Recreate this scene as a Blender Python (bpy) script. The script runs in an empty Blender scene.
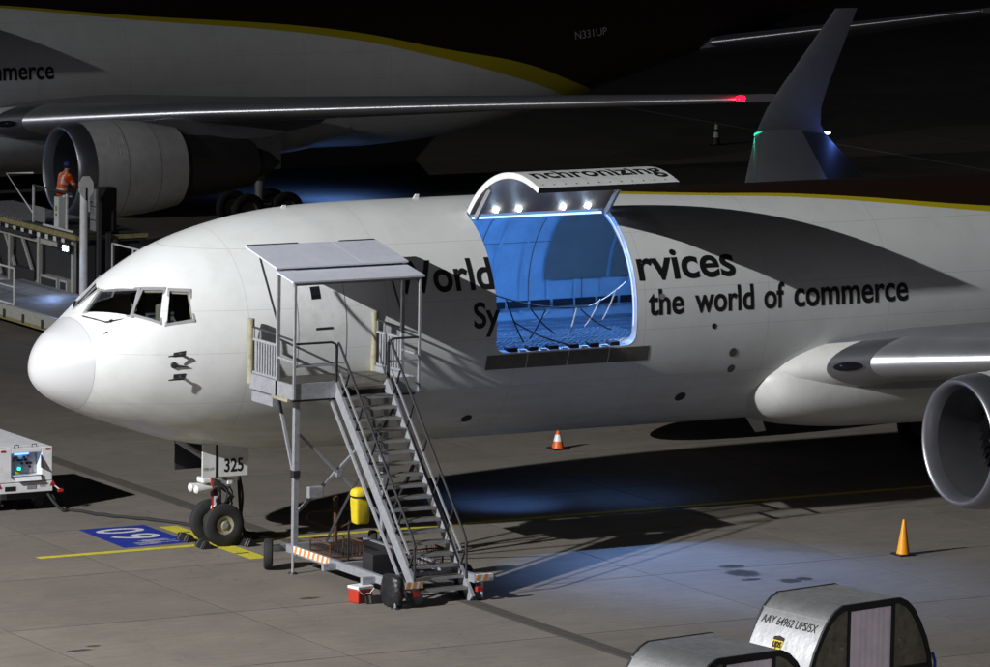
import bpy, bmesh, math, random, bisect
from mathutils import Vector, Matrix
random.seed(4)
sc = bpy.context.scene
R = math.radians
# ---------------------------------------------------------------- camera
cam = bpy.data.cameras.new('camera'); camo = bpy.data.objects.new('camera', cam)
sc.collection.objects.link(camo); sc.camera = camo
YAW, PIT, ROLL = 0.5247, 0.13577, 0.018
fw = Vector((math.sin(YAW)*math.cos(PIT), math.cos(YAW)*math.cos(PIT), -math.sin(PIT)))
rt = Vector((math.cos(YAW), -math.sin(YAW), 0)); up = rt.cross(fw)
rt, up = rt*math.cos(ROLL)+up*math.sin(ROLL), up*math.cos(ROLL)-rt*math.sin(ROLL)
CAM = Vector((-47.848, -102.337, 20.408)); FPX = 5356.0
camo.matrix_world = Matrix(((rt.x, up.x, -fw.x, CAM.x), (rt.y, up.y, -fw.y, CAM.y), (rt.z, up.z, -fw.z, CAM.z), (0, 0, 0, 1)))
cam.sensor_width = 36; cam.lens = FPX/990*36; cam.clip_start = 1; cam.clip_end = 2000
# ---------------------------------------------------------------- night sky, moon, exposure
w = bpy.data.worlds.new('World'); sc.world = w; w.use_nodes = True
sky = w.node_tree.nodes.new('ShaderNodeTexSky'); sky.sky_type = 'NISHITA'; sky.sun_disc = False
MOON_EL, MOON_AZ = R(32), R(210)
sky.sun_elevation = MOON_EL; sky.sun_rotation = MOON_AZ
bg = w.node_tree.nodes['Background']; bg.inputs['Strength'].default_value = 0.0009
w.node_tree.links.new(sky.outputs[0], bg.inputs[0])
sun = bpy.data.lights.new('moonlight', 'SUN'); sun.energy = 0.025; sun.angle = R(0.5); sun.color = (0.85, 0.9, 1)
suno = bpy.data.objects.new('moonlight', sun); sc.collection.objects.link(suno)
suno.rotation_euler = (math.pi/2-MOON_EL, 0, math.pi-MOON_AZ); suno.location = (0, 0, 60)
sc.view_settings.view_transform = 'Standard'; sc.view_settings.look = 'None'; sc.view_settings.exposure = 0; sc.view_settings.gamma = 1
# ---------------------------------------------------------------- helpers
def link(o): sc.collection.objects.link(o); return o
def tag(o, label=None, cat=None, group=None, kind=None):
    if label: o['label'] = label
    if cat: o['category'] = cat
    if group: o['group'] = group
    if kind: o['kind'] = kind
    return o
def empty(name, loc, label, cat, group=None, rz=0):
    o = bpy.data.objects.new(name, None); link(o); o.location = loc; o.rotation_euler[2] = rz; o.empty_display_size = .3
    return tag(o, label, cat, group)
V = Vector
class MB:
    def __init__(s): s.v = []; s.f = []
    def add(s, vs, fs):
        k = len(s.v); s.v += [tuple(a) for a in vs]; s.f += [tuple(i+k for i in f) for f in fs]; return s
    def box(s, x0, x1, y0, y1, z0, z1):
        return s.add([(x0,y0,z0),(x1,y0,z0),(x1,y1,z0),(x0,y1,z0),(x0,y0,z1),(x1,y0,z1),(x1,y1,z1),(x0,y1,z1)],
                     [(0,3,2,1),(4,5,6,7),(0,1,5,4),(1,2,6,5),(2,3,7,6),(3,0,4,7)])
    def bar(s, a, b, wd, ht, upv=(0,0,1)):
        a, b = V(a), V(b); d = (b-a).normalized(); u = V(upv)
        if abs(d.dot(u)) > .98: u = V((0,1,0))
        sd = d.cross(u).normalized()*wd/2; u2 = sd.cross(d).normalized()*ht/2
        vs = [p+q for p in (a,b) for q in (-sd-u2, sd-u2, sd+u2, -sd+u2)]
        return s.add(vs, [(0,3,2,1),(4,5,6,7),(0,1,5,4),(1,2,6,5),(2,3,7,6),(3,0,4,7)])
    def tube(s, pts, r, n=8, caps=True):
        pts = [V(p) for p in pts]; rs = r if isinstance(r, (list, tuple)) else [r]*len(pts); rings = []
        prev = None
        for i, p in enumerate(pts):
            d = ((pts[min(i+1,len(pts)-1)]-p).normalized()+(p-pts[max(i-1,0)]).normalized()).normalized()
            if prev is None:
                u = V((0,0,1)) if abs(d.z) < .9 else V((1,0,0)); u = (u-d*u.dot(d)).normalized()
            else: u = (prev-d*prev.dot(d)).normalized()
            prev = u; q = d.cross(u)
            rings.append([p+(u*math.cos(2*math.pi*k/n)+q*math.sin(2*math.pi*k/n))*rs[i] for k in range(n)])
        return s.loft(rings, True, caps)
    def loft(s, rings, closed=True, caps=False):
        n = len(rings[0]); vs = [p for r_ in rings for p in r_]; fs = []
        for i in range(len(rings)-1):
            for k in range(n if closed else n-1):
                a, b = i*n+k, i*n+(k+1) % n; fs.append((a, b, b+n, a+n))
        if caps: fs.append(tuple(range(n))[::-1]); fs.append(tuple((len(rings)-1)*n+k for k in range(n)))
        return s.add(vs, fs)
    def lathe(s, prof, c, ax='x', n=48, caps=False):
        c = V(c); rings = []
        for (t, r) in prof:
            ring = []
            for k in range(n):
                a = 2*math.pi*k/n; p, q = r*math.cos(a), r*math.sin(a)
                ring.append(c+(V((t,p,q)) if ax == 'x' else V((p,t,q)) if ax == 'y' else V((p,q,t))))
            rings.append(ring)
        return s.loft(rings, True, caps)
    def prism(s, poly, ax, a, b):
        f = {'x': lambda p,t: (t,p[0],p[1]), 'y': lambda p,t: (p[0],t,p[1]), 'z': lambda p,t: (p[0],p[1],t)}[ax]
        n = len(poly); return s.add([f(p,a) for p in poly]+[f(p,b) for p in poly],
            [tuple(range(n))[::-1], tuple(range(n,2*n))]+[(k,(k+1)%n,(k+1)%n+n,k+n) for k in range(n)])
    def build(s, name, m, parent=None, smooth=False, bevel=0, loc=None, recalc=True, ang=None):
        org = V((0,0,0))
        if parent is not None:
            q = parent
            while q.parent: org = org+q.location; q = q.parent
            org = org+q.location
        l = V(loc) if loc else None
        me = bpy.data.meshes.new(name)
        me.from_pydata([V(p)-org-((l-org) if l else V((0,0,0))) for p in s.v], [], s.f)
        if recalc:
            bm = bmesh.new(); bm.from_mesh(me); bmesh.ops.recalc_face_normals(bm, faces=bm.faces); bm.to_mesh(me); bm.free()
        me.materials.append(m)
        o = bpy.data.objects.new(name, me); link(o)
        if l: o.location = l-org
        if parent is not None: o.parent = parent
        if bevel:
            md = o.modifiers.new('bevel', 'BEVEL'); md.width = bevel; md.segments = 2; md.limit_method = 'ANGLE'; md.angle_limit = R(35)
        if smooth:
            for p in me.polygons: p.use_smooth = True
            if ang is None: ang = 35
            me.set_sharp_from_angle(angle=R(ang))
        return o
def box(name, m, parent, x0, x1, y0, y1, z0, z1, bevel=0):
    return MB().box(x0,x1,y0,y1,z0,z1).build(name, m, parent, bevel=bevel)
def bar(name, m, parent, a, b, wd, ht=None, bevel=0): return MB().bar(a,b,wd,ht or wd).build(name, m, parent, bevel=bevel)
def tube(name, m, parent, pts, r, n=8): return MB().tube(pts,r,n).build(name, m, parent, True)
def dup(o, parent=None, skip=()):
    c = o.copy(); link(c)
    if parent is not None: c.parent = parent; c.matrix_parent_inverse = Matrix()
    for ch in list(o.children):
        if ch.name.split('.')[0] not in skip: dup(ch, c, skip)
    return c
# ---------------------------------------------------------------- materials
def nt(m):
    return m.node_tree.nodes, m.node_tree.links
def mat(name, col, rough=.5, metal=0, var=.12, scale=3, dirt=0, dirtcol=(.05,.045,.04), bump=0, bscale=60, coat=0, emit=None, estr=0, rvar=0):
    m = bpy.data.materials.new(name); m.use_nodes = True; N, L = nt(m); b = N['Principled BSDF']
    b.inputs['Base Color'].default_value = (*col,1); b.inputs['Roughness'].default_value = rough; b.inputs['Metallic'].default_value = metal
    if coat: b.inputs['Coat Weight'].default_value = coat; b.inputs['Coat Roughness'].default_value = .12
    if emit: b.inputs['Emission Color'].default_value = (*emit,1); b.inputs['Emission Strength'].default_value = estr
    g = N.new('ShaderNodeNewGeometry')
    if var or dirt:
        t = N.new('ShaderNodeTexNoise'); t.inputs['Scale'].default_value = scale; t.inputs['Detail'].default_value = 6; t.inputs['Roughness'].default_value = .62
        L.new(g.outputs['Position'], t.inputs['Vector'])
        mr = N.new('ShaderNodeMapRange'); mr.inputs[1].default_value = .25; mr.inputs[2].default_value = .75; mr.inputs[3].default_value = 1-var; mr.inputs[4].default_value = 1+var
        L.new(t.outputs['Fac'], mr.inputs[0])
        mx = N.new('ShaderNodeVectorMath'); mx.operation = 'SCALE'; mx.inputs[0].default_value = col; L.new(mr.outputs[0], mx.inputs['Scale'])
        out = mx.outputs[0]
        if dirt:
            t2 = N.new('ShaderNodeTexNoise'); t2.inputs['Scale'].default_value = scale*2.3; t2.inputs['Detail'].default_value = 9; t2.inputs['Roughness'].default_value = .7
            L.new(g.outputs['Position'], t2.inputs['Vector'])
            r2 = N.new('ShaderNodeMapRange'); r2.inputs[1].default_value = .48; r2.inputs[2].default_value = .72; r2.inputs[3].default_value = 0; r2.inputs[4].default_value = dirt
            L.new(t2.outputs['Fac'], r2.inputs[0])
            mm = N.new('ShaderNodeMix'); mm.data_type = 'RGBA'; L.new(r2.outputs[0], mm.inputs[0]); L.new(out, mm.inputs[6]); mm.inputs[7].default_value = (*dirtcol,1); out = mm.outputs[2]
        L.new(out, b.inputs['Base Color'])
        if rvar:
            rr = N.new('ShaderNodeMapRange'); rr.inputs[3].default_value = rough-rvar; rr.inputs[4].default_value = rough+rvar; L.new(t.outputs['Fac'], rr.inputs[0]); L.new(rr.outputs[0], b.inputs['Roughness'])
    if bump:
        t3 = N.new('ShaderNodeTexNoise'); t3.inputs['Scale'].default_value = bscale; t3.inputs['Detail'].default_value = 4; L.new(g.outputs['Position'], t3.inputs['Vector'])
        bp = N.new('ShaderNodeBump'); bp.inputs['Strength'].default_value = bump; bp.inputs['Distance'].default_value = .02; L.new(t3.outputs['Fac'], bp.inputs['Height']); L.new(bp.outputs[0], b.inputs['Normal'])
    return m
def glass(name, tint, trans=.75, rough=.03):
    m = bpy.data.materials.new(name); m.use_nodes = True; N, L = nt(m); N.remove(N['Principled BSDF'])
    tr = N.new('ShaderNodeBsdfTransparent'); tr.inputs[0].default_value = (*tint,1); gl = N.new('ShaderNodeBsdfGlossy'); gl.inputs['Roughness'].default_value = rough
    fr = N.new('ShaderNodeFresnel'); fr.inputs[0].default_value = 1.5; mx = N.new('ShaderNodeMixShader')
    L.new(fr.outputs[0], mx.inputs[0]); L.new(tr.outputs[0], mx.inputs[1]); L.new(gl.outputs[0], mx.inputs[2]); L.new(mx.outputs[0], N['Material Output'].inputs[0])
    return m
def lamp_mat(name, col, s):
    m = bpy.data.materials.new(name); m.use_nodes = True; N, L = nt(m); N.remove(N['Principled BSDF'])
    e = N.new('ShaderNodeEmission'); e.inputs[0].default_value = (*col,1); e.inputs[1].default_value = s; L.new(e.outputs[0], N['Material Output'].inputs[0]); return m
def paint_mat(livery=True):
    m = mat('aircraft_paint', (.73,.74,.74), .42, 0, .05, .7, .2, (.45,.45,.43), coat=.25)
    N, L = nt(m); b = N['Principled BSDF']; src = b.inputs['Base Color'].links[0].from_socket
    tc = N.new('ShaderNodeTexCoord'); sx = N.new('ShaderNodeSeparateXYZ'); L.new(tc.outputs['Object'], sx.inputs[0])
    def math_(op, a, bb=None, c=None):
        n = N.new('ShaderNodeMath'); n.operation = op
        for i, q in enumerate((a, bb, c)):
            if q is None: continue
            if isinstance(q, (int, float)): n.inputs[i].default_value = q
            else: L.new(q, n.inputs[i])
        return n.outputs[0]
    X, Z = sx.outputs[0], sx.outputs[2]
    # panel seams: thin darker lines at frame stations and stringers
    ln = math_('LESS_THAN', math_('PINGPONG', math_('ADD', X, -4.05), 1.62), .007)
    for zz in (3.42, 4.53, 5.42, 6.62): ln = math_('MAXIMUM', ln, math_('COMPARE', Z, zz, .006))
    ln = math_('MULTIPLY', ln, .38)
    mm = N.new('ShaderNodeMix'); mm.data_type = 'RGBA'; L.new(ln, mm.inputs[0]); L.new(src, mm.inputs[6]); mm.inputs[7].default_value = (.3,.3,.29,1)
    out = mm.outputs[2]
    # grime running back along the belly
    mp = N.new('ShaderNodeMapping'); mp.inputs['Scale'].default_value = (.35,2.6,2.6); L.new(tc.outputs['Object'], mp.inputs[0])
    tn = N.new('ShaderNodeTexNoise'); tn.inputs['Scale'].default_value = 2; tn.inputs['Detail'].default_value = 8; L.new(mp.outputs[0], tn.inputs['Vector'])
    low = N.new('ShaderNodeMapRange'); low.inputs[1].default_value = 4.2; low.inputs[2].default_value = 2.1; low.inputs[3].default_value = 0; low.inputs[4].default_value = .5; L.new(Z, low.inputs[0])
    gr = math_('MULTIPLY', low.outputs[0], math_('SMOOTH_MIN', math_('MULTIPLY', math_('SUBTRACT', tn.outputs['Fac'], .35), 2.5), 1, .1))
    m2 = N.new('ShaderNodeMix'); m2.data_type = 'RGBA'; m2.clamp_factor = True; L.new(gr, m2.inputs[0]); L.new(out, m2.inputs[6]); m2.inputs[7].default_value = (.36,.36,.31,1); out = m2.outputs[2]
    if livery:
        def curve(pts):
            n = N.new('ShaderNodeFloatCurve'); c = n.mapping.curves[0]
            c.points[0].location = (pts[0][0]/55, pts[0][1]/10); c.points[1].location = (pts[-1][0]/55, pts[-1][1]/10)
            for (a, z) in pts[1:-1]: c.points.new(a/55, z/10)
            n.mapping.update(); L.new(math_('DIVIDE', X, 55), n.inputs['Value']); return math_('MULTIPLY', n.outputs[0], 10)
        zt = curve([(0,8.2),(11,7.5),(16.3,7.28),(18.8,7.19),(23.5,6.8),(31,6.2),(35.5,5.4),(38.2,4.92),(40.65,4.16),(42.06,3.7),(44,2.8),(55,.5)])
        zb = curve([(0,8.1),(11,7.46),(16.2,7.24),(18.7,7.13),(23.5,6.68),(31,5.96),(35.5,5.06),(38.2,4.37),(40,3.83),(42,3.0),(44,2.2),(55,.2)])
        for zz, c in ((zb, (.52,.42,.012)), (zt, (.018,.0085,.005))):
            q = N.new('ShaderNodeMix'); q.data_type = 'RGBA'; L.new(math_('GREATER_THAN', Z, zz), q.inputs[0]); L.new(out, q.inputs[6]); q.inputs[7].default_value = (*c,1); out = q.outputs[2]
    wv = N.new('ShaderNodeTexNoise'); wv.inputs['Scale'].default_value = 1.1; wv.inputs['Detail'].default_value = 2; L.new(tc.outputs['Object'], wv.inputs['Vector'])
    bp = N.new('ShaderNodeBump'); bp.inputs['Strength'].default_value = .22; bp.inputs['Distance'].default_value = .03; L.new(wv.outputs['Fac'], bp.inputs['Height']); L.new(bp.outputs[0], b.inputs['Normal'])
    L.new(out, b.inputs['Base Color']); return m
M = dict(
 paint=paint_mat(True), brown=mat('brown_paint', (.022,.011,.007), .35, coat=.3),
 cream=mat('white_panel', (.72,.73,.73), .45, dirt=.25, dirtcol=(.3,.29,.26), scale=2), grey=mat('grey_metal', (.36,.36,.38), .45, .35, dirt=.3, scale=4),
 galv=mat('galvanised_steel', (.4,.41,.45), .45, .4, .14, 7, .5, (.2,.18,.16)), roofm=mat('canopy_sheet', (.68,.7,.8), .5, .1, .06, 1.5, .2, (.3,.3,.33)),
 steel=mat('polished_metal', (.62,.62,.66), .36, .85, .06, 1.5, rvar=.06), lip=mat('inlet_metal', (.42,.42,.46), .38, .9, .08, 2), wingm=mat('wing_grey', (.18,.18,.2), .38, .1, .08, 1, .25, (.2,.2,.2)),
 dark=mat('dark_metal', (.035,.035,.04), .5, .3), black=mat('black_paint', (.012,.012,.014), .45), rubber=mat('tyre_rubber', (.018,.018,.019), .8, 0, .2, 8, .2, (.06,.055,.05)),
 ink=mat('black_lettering', (.012,.012,.013), .45), rim=mat('wheel_rim', (.38,.35,.27), .45, .3, dirt=.5), win=mat('window_frame', (.33,.33,.345), .4, .2),
 glass=glass('cockpit_glass', (.55,.58,.6)), lens=mat('dark_lens', (.01,.01,.015), .08), fan=mat('fan_blade', (.03,.03,.033), .35, .9),
 core=mat('core_cowl', (.09,.088,.09), .45, .7), yellow=mat('yellow_paint', (.72,.55,.02), .55, dirt=.3), yline=mat('yellow_line', (.62,.53,.03), .75, 0, .15, 3, .55, (.2,.19,.14), bump=.3),
 blue=mat('blue_paint', (.012,.03,.3), .6, 0, .12, 3, .25, (.1,.11,.16)), wmark=mat('white_marking', (.62,.62,.62), .7, 0, .1, 6, .6, (.1,.12,.25)),
 orange=mat('orange_plastic', (.85,.21,.012), .5, dirt=.15), red=mat('red_plastic', (.45,.035,.015), .45, dirt=.15), redp=mat('red_reflector', (.4,.02,.015), .3), whitep=mat('white_plastic', (.8,.8,.8), .4),
 rust=mat('rusty_steel', (.13,.06,.03), .75, .3, .3, 9, .5, (.05,.03,.02)), hiv=mat('orange_jacket', (.85,.12,.012), .75), skin=mat('skin', (.42,.25,.18), .6), cap=mat('blue_cap', (.02,.03,.2), .8),
 trous=mat('dark_trousers', (.03,.032,.05), .85), reflect=mat('grey_reflective_band', (.6,.6,.6), .35), gpu=mat('white_cabinet', (.72,.72,.75), .45, 0, .05, 2, .3, (.3,.29,.27)),
 alu=mat('scuffed_aluminium', (.62,.62,.64), .36, .85, .12, 4, .35, (.3,.3,.3), bump=.25, bscale=5), dalu=mat('weathered_aluminium', (.3,.28,.22), .5, .6, .3, 4, .6, (.08,.07,.05), bump=.3, bscale=7), roofu=mat('weathered_roof', (.36,.36,.37), .5, .55, .2, 3, .5, (.14,.14,.14), bump=.25, bscale=4),
 curtain=mat('mauve_canvas', (.92,.8,.93), .8, bump=.2, bscale=3), tarp=mat('black_cover', (.015,.015,.018), .4, bump=.6, bscale=14),
 hold=mat('hold_lining', (.6,.62,.62), .5, dirt=.1, scale=2), holdg=mat('hold_panel', (.3,.22,.16), .55, scale=2), hfloor=mat('hold_floor', (.3,.31,.33), .4, .3, .25, 12, .4, (.06,.06,.07), bump=.5, bscale=40),
 net=mat('net_strap', (.02,.02,.022), .7), netw=mat('pale_strap', (.36,.36,.36), .7), scuff=mat('scuff_plate', (.13,.12,.1), .55, .3, .2, 4, .4, (.05,.05,.045)),
 stripe=mat('stripe_orange', (.8,.27,.05), .5), ledw=lamp_mat('led_lamp', (.55,.75,1), 60), jambglow=lamp_mat('jamb_glow', (.6,.78,1), 1.4), stripl=lamp_mat('led_strip', (.3,.55,1), 3), navr=lamp_mat('red_nav_light', (1,.001,.008), 18), navg=lamp_mat('green_nav_light', (.05,1,.6), 1.2), navw=lamp_mat('tail_nav_light', (.5,.65,1), 6), ledb=lamp_mat('panel_led', (.15,.4,1), 3), ledg=lamp_mat('cyan_led', (.02,.9,.7), 4), flood=lamp_mat('flood_lens', (1,.97,.92), 30),
 yell2=mat('worn_yellow_bumper', (.34,.31,.21), .6, dirt=.5), grate=mat('drain_grate', (.13,.116,.1), .85, 0, .3, 20), oil=mat('oil_stain', (.045,.042,.038), .45, 0, .3, 4), ldw=mat('loader_white', (.58,.57,.54), .5, .1, .1, 9, .5, (.09,.07,.04)), ldw2=mat('loader_rail_white', (.85,.85,.85), .5, dirt=.2), ldy=mat('loader_yellow_edge', (.36,.31,.14), .6, 0, .2, 5, .9, (.07,.06,.04)), ldd=mat('loader_dark', (.05,.05,.055), .75, .1, dirt=.3), roller=mat('steel_roller', (.42,.42,.45), .45, .3, .2, 6, .4, (.1,.1,.1)))
# ---------------------------------------------------------------- floodlight masts of the stands
def mast(name, x, y, h, aims, watt, label):
    t = empty(name, (x,y,0), label, 'light mast', 'apron floodlight masts')
    MB().tube([(x,y,0),(x,y,h*.5),(x,y,h-.6)], [.38,.28,.18], 16).build('pole', M['galv'], t, True)
    box('base_plinth', M['grey'], t, x-.8,x+.8,y-.8,y+.8,0,.5,.03)
    MB().bar((x,y-1.4,h-.7),(x,y+1.4,h-.7),.16,.16).build('cross_arm', M['galv'], t)
    n = len(aims)
    for i, a in enumerate(aims):
        p = V((x+.45, y+(i-(n-1)/2)*.22, h)); d = (V(a)-p).normalized()
        hb = MB(); hb.bar(p-d*.5, p-d*.06, .2, .45); ho = hb.build('floodlight', M['grey'], t, bevel=.02)
        MB().bar(p-d*.058, p-d*.05, .18, .4).build('lens', M['flood'], ho)
        l = bpy.data.lights.new('flood', 'SPOT'); l.energy = watt; l.spot_size = R(FLOOD_CONE); l.spot_blend = 1; l.shadow_soft_size = .07; l.color = (.99,1,1)
        lo = bpy.data.objects.new('flood_light', l); link(lo); lo.parent = t; lo.location = p-V((x,y,0)); lo.rotation_euler = d.to_track_quat('-Z', 'Y').to_euler()
    return t
FLOOD_CONE = 74
mast('floodlight_mast', -42, -14.2, 25.8, [(2,-5,0),(5,-4,0),(3,-7,0),(7,-6,0)], 45000, 'tall steel mast carrying four apron floodlights ahead of the near aircraft nose')
FLOOD_CONE = 52
mast('floodlight_mast', -38.5, 42.5, 26.5, [(19,51,2),(22,50,2),(25,50,2)], 11500, 'tall steel mast carrying three apron floodlights ahead of the rear aircraft nose')
FLOOD_CONE = 20
mast('lamp_post', 0, -50, 12, [(4.5,-24,1.2)], 5200, 'short steel lamp post with one floodlight facing the cargo containers')
# ---------------------------------------------------------------- apron: concrete slabs on one sheet
def ground_mat():
    m = mat('apron_concrete', (.186,.163,.138), .85, 0, .16, .35, .4, (.115,.104,.09), bump=.25, bscale=25)
    N, L = nt(m); b = N['Principled BSDF']; src = b.inputs['Base Color'].links[0].from_socket
    oi = N.new('ShaderNodeObjectInfo'); mr = N.new('ShaderNodeMapRange'); mr.inputs[3].default_value = .92; mr.inputs[4].default_value = 1.07; L.new(oi.outputs['Random'], mr.inputs[0])
    g = N.new('ShaderNodeNewGeometry')
    mp = N.new('ShaderNodeMapping'); mp.inputs['Scale'].default_value = (.5,3.5,1); L.new(g.outputs['Position'], mp.inputs[0])
    t = N.new('ShaderNodeTexNoise'); t.inputs['Scale'].default_value = 1.6; t.inputs['Detail'].default_value = 8; t.inputs['Roughness'].default_value = .7; L.new(mp.outputs[0], t.inputs['Vector'])
    m3 = N.new('ShaderNodeMapRange'); m3.inputs[1].default_value = .3; m3.inputs[2].default_value = .7; m3.inputs[3].default_value = .85; m3.inputs[4].default_value = 1.12; L.new(t.outputs['Fac'], m3.inputs[0])
    mu = N.new('ShaderNodeMath'); mu.operation = 'MULTIPLY'; L.new(mr.outputs[0], mu.inputs[0]); L.new(m3.outputs[0], mu.inputs[1])
    vs = N.new('ShaderNodeVectorMath'); vs.operation = 'SCALE'; L.new(src, vs.inputs[0]); L.new(mu.outputs[0], vs.inputs['Scale'])
    # spots of spilt oil and tyre rubber
    vo = N.new('ShaderNodeTexNoise'); vo.inputs['Scale'].default_value = 1.3; vo.inputs['Detail'].default_value = 3; L.new(g.outputs['Position'], vo.inputs['Vector'])
    sp = N.new('ShaderNodeMapRange'); sp.inputs[1].default_value = .68; sp.inputs[2].default_value = .74; sp.inputs[3].default_value = 0; sp.inputs[4].default_value = .55; L.new(vo.outputs['Fac'], sp.inputs[0])
    mm = N.new('ShaderNodeMix'); mm.data_type = 'RGBA'; L.new(sp.outputs[0], mm.inputs[0]); L.new(vs.outputs[0], mm.inputs[6]); mm.inputs[7].default_value = (.1,.095,.085,1)
    # hairline cracks and fine speckle
    vc = N.new('ShaderNodeTexVoronoi'); vc.feature = 'DISTANCE_TO_EDGE'; vc.inputs['Scale'].default_value = .16
    wn = N.new('ShaderNodeTexNoise'); wn.inputs['Scale'].default_value = .9; wn.inputs['Detail'].default_value = 5; L.new(g.outputs['Position'], wn.inputs['Vector'])
    wm = N.new('ShaderNodeVectorMath'); wm.operation = 'MULTIPLY_ADD'; wm.inputs[1].default_value = (2.2,2.2,0); L.new(wn.outputs['Color'], wm.inputs[0]); L.new(g.outputs['Position'], wm.inputs[2]); L.new(wm.outputs[0], vc.inputs['Vector'])
    cr = N.new('ShaderNodeMapRange'); cr.inputs[1].default_value = .0; cr.inputs[2].default_value = .004; cr.inputs[3].default_value = .5; cr.inputs[4].default_value = 0; L.new(vc.outputs['Distance'], cr.inputs[0])
    fn = N.new('ShaderNodeTexNoise'); fn.inputs['Scale'].default_value = 14; fn.inputs['Detail'].default_value = 5; fn.inputs['Roughness'].default_value = .8; L.new(mp.outputs[0], fn.inputs['Vector'])
    fm = N.new('ShaderNodeMapRange'); fm.inputs[1].default_value = .3; fm.inputs[2].default_value = .7; fm.inputs[3].default_value = .8; fm.inputs[4].default_value = 1.18; L.new(fn.outputs['Fac'], fm.inputs[0])
    m4 = N.new('ShaderNodeMix'); m4.data_type = 'RGBA'; L.new(cr.outputs[0], m4.inputs[0]); L.new(mm.outputs[2], m4.inputs[6]); m4.inputs[7].default_value = (.09,.085,.075,1)
    v5 = N.new('ShaderNodeVectorMath'); v5.operation = 'SCALE'; L.new(m4.outputs[2], v5.inputs[0]); L.new(fm.outputs[0], v5.inputs['Scale'])
    L.new(v5.outputs[0], b.inputs['Base Color']); return m
M['conc'] = ground_mat(); M['joint'] = mat('joint_filler', (.07,.063,.055), .9, 0, .2, 4)
apron = tag(MB().add([(-700,-500,-.004),(900,-500,-.004),(900,1100,-.004),(-700,1100,-.004)], [(0,1,2,3)]).build('apron', M['joint']), kind='structure')
def seen(x, y):
    d = V((x,y,0))-CAM; z = d.dot(fw)
    return z > 1 and abs(FPX*d.dot(rt)/z) < 560 and abs(FPX*d.dot(up)/z) < 400, z
cells = [(1.2+5*i, -7.2+5*j) for i in range(-16,32) for j in range(-8,40)]
vis = sorted([(seen(x+2.5,y+2.5)[1], x, y) for x, y in cells if seen(x+2.5,y+2.5)[0]])[:300]
vset = {(x,y) for _, x, y in vis}
sm = MB().box(.02,4.98,.02,4.98,-.05,0); so = sm.build('slab', M['conc'], apron)
first = True
for _, x, y in vis:
    o = so if first else link(so.copy())
    if not first: o.parent = apron
    first = False; o.location = (x,y,0)
mb = MB()
for x, y in cells:
    if (x,y) not in vset: mb.box(x+.012,x+4.988,y+.012,y+4.988,-.05,0)
tag(mb.build('far_slabs', M['conc'], apron), kind='stuff')
mb = MB().add([(-700,-500,-.001),(-80,-500,-.001),(-80,1100,-.001),(-700,1100,-.001)],[(0,1,2,3)]).add([(161.5,-500,-.001),(900,-500,-.001),(900,1100,-.001),(161.5,1100,-.001)],[(0,1,2,3)])
mb.add([(-80,193,-.001),(161.5,193,-.001),(161.5,1100,-.001),(-80,1100,-.001)],[(0,1,2,3)]).add([(-80,-500,-.001),(161.5,-500,-.001),(161.5,-47.5,-.001),(-80,-47.5,-.001)],[(0,1,2,3)])
tag(mb.build('outer_apron', M['conc']), kind='structure')
def sheet(name, poly, z, m, parent=None):
    return MB().add([(x,y,z) for x,y in poly], [tuple(range(len(poly)))]).build(name, m, parent)
def rect(x0,x1,y0,y1): return [(x0,y0),(x1,y0),(x1,y1),(x0,y1)]
# trench drain
dr = tag(sheet('trench_drain', rect(5.98,6.32,-40,45), .003, M['grate']), kind='structure')
for x in (5.95, 6.33): MB().box(x-.02,x+.02,-40,45,-.01,.006).build('drain_edge', M['joint'], dr)
g = MB().box(5.985,6.305,0,.05,.002,.009).build('grate_bar', M['scuff'], dr)
gm = MB()
for k in range(420): gm.box(5.985,6.3,-16+k*.13,-15.93+k*.13,.0035,.009)
bpy.data.objects.remove(g); tag(gm.build('grate_bars', M['joint'], dr), kind='stuff')
# markings
def mark(name, poly, m, z=.005): return tag(sheet(name, poly, z, m), kind='structure')
mark('yellow_centre_line', rect(.2,4.2,-.12,.12), M['yline']); mark('yellow_centre_line', rect(4.9,60,-.11,.11), M['yline'])
sb = mark('yellow_stop_bar', rect(4.28,4.72,-2.0,2.4), M['yline'])
for k, y in enumerate((-1.3,1.5)): sheet('black_tick', rect(4.3,4.62,y,y+.07), .009, M['ink'], sb)
mark('yellow_lead_line', [(20,55.9),(70,55.9),(70,56.05),(20,56.05)], M['yline']); mark('yellow_service_line', rect(8,90,47.2,47.4), M['yline'])
mark('pale_service_line', rect(65.95,66.07,40,140), M['wmark'])
bs = mark('blue_stand_marking', [(2.43,.36),(4.08,.4),(4.1,2.78),(2.5,2.8)], M['blue'], .004)
def text_mesh(s, offset=0.0):
    cu = bpy.data.curves.new('t', 'FONT'); cu.body = s; cu.size = 1; cu.offset = offset; cu.resolution_u = 6
    o = bpy.data.objects.new('t', cu); link(o); bpy.context.view_layer.update()
    me = bpy.data.meshes.new_from_object(o.evaluated_get(bpy.context.evaluated_depsgraph_get())); bpy.data.objects.remove(o); bpy.data.curves.remove(cu)
    return me
def text_bm(s, w_, h_, hchar=None, offset=0.0):
    """flat text, left baseline at 0,0; h_ is the height of hchar"""
    me = text_mesh(s, offset); ref = text_mesh(hchar or s, offset)
    xs = [v.co.x for v in me.vertices]; ys = [v.co.y for v in ref.vertices]
    y0 = 0 if hchar else min(ys); sx = w_/(max(xs)-min(xs)); sy = h_/(max(ys)-y0)
    bm = bmesh.new(); bm.from_mesh(me); x0 = min(xs)
    for v in bm.verts: v.co = V(((v.co.x-x0)*sx, (v.co.y-y0)*sy, 0))
    bpy.data.meshes.remove(me); bpy.data.meshes.remove(ref); return bm
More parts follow.
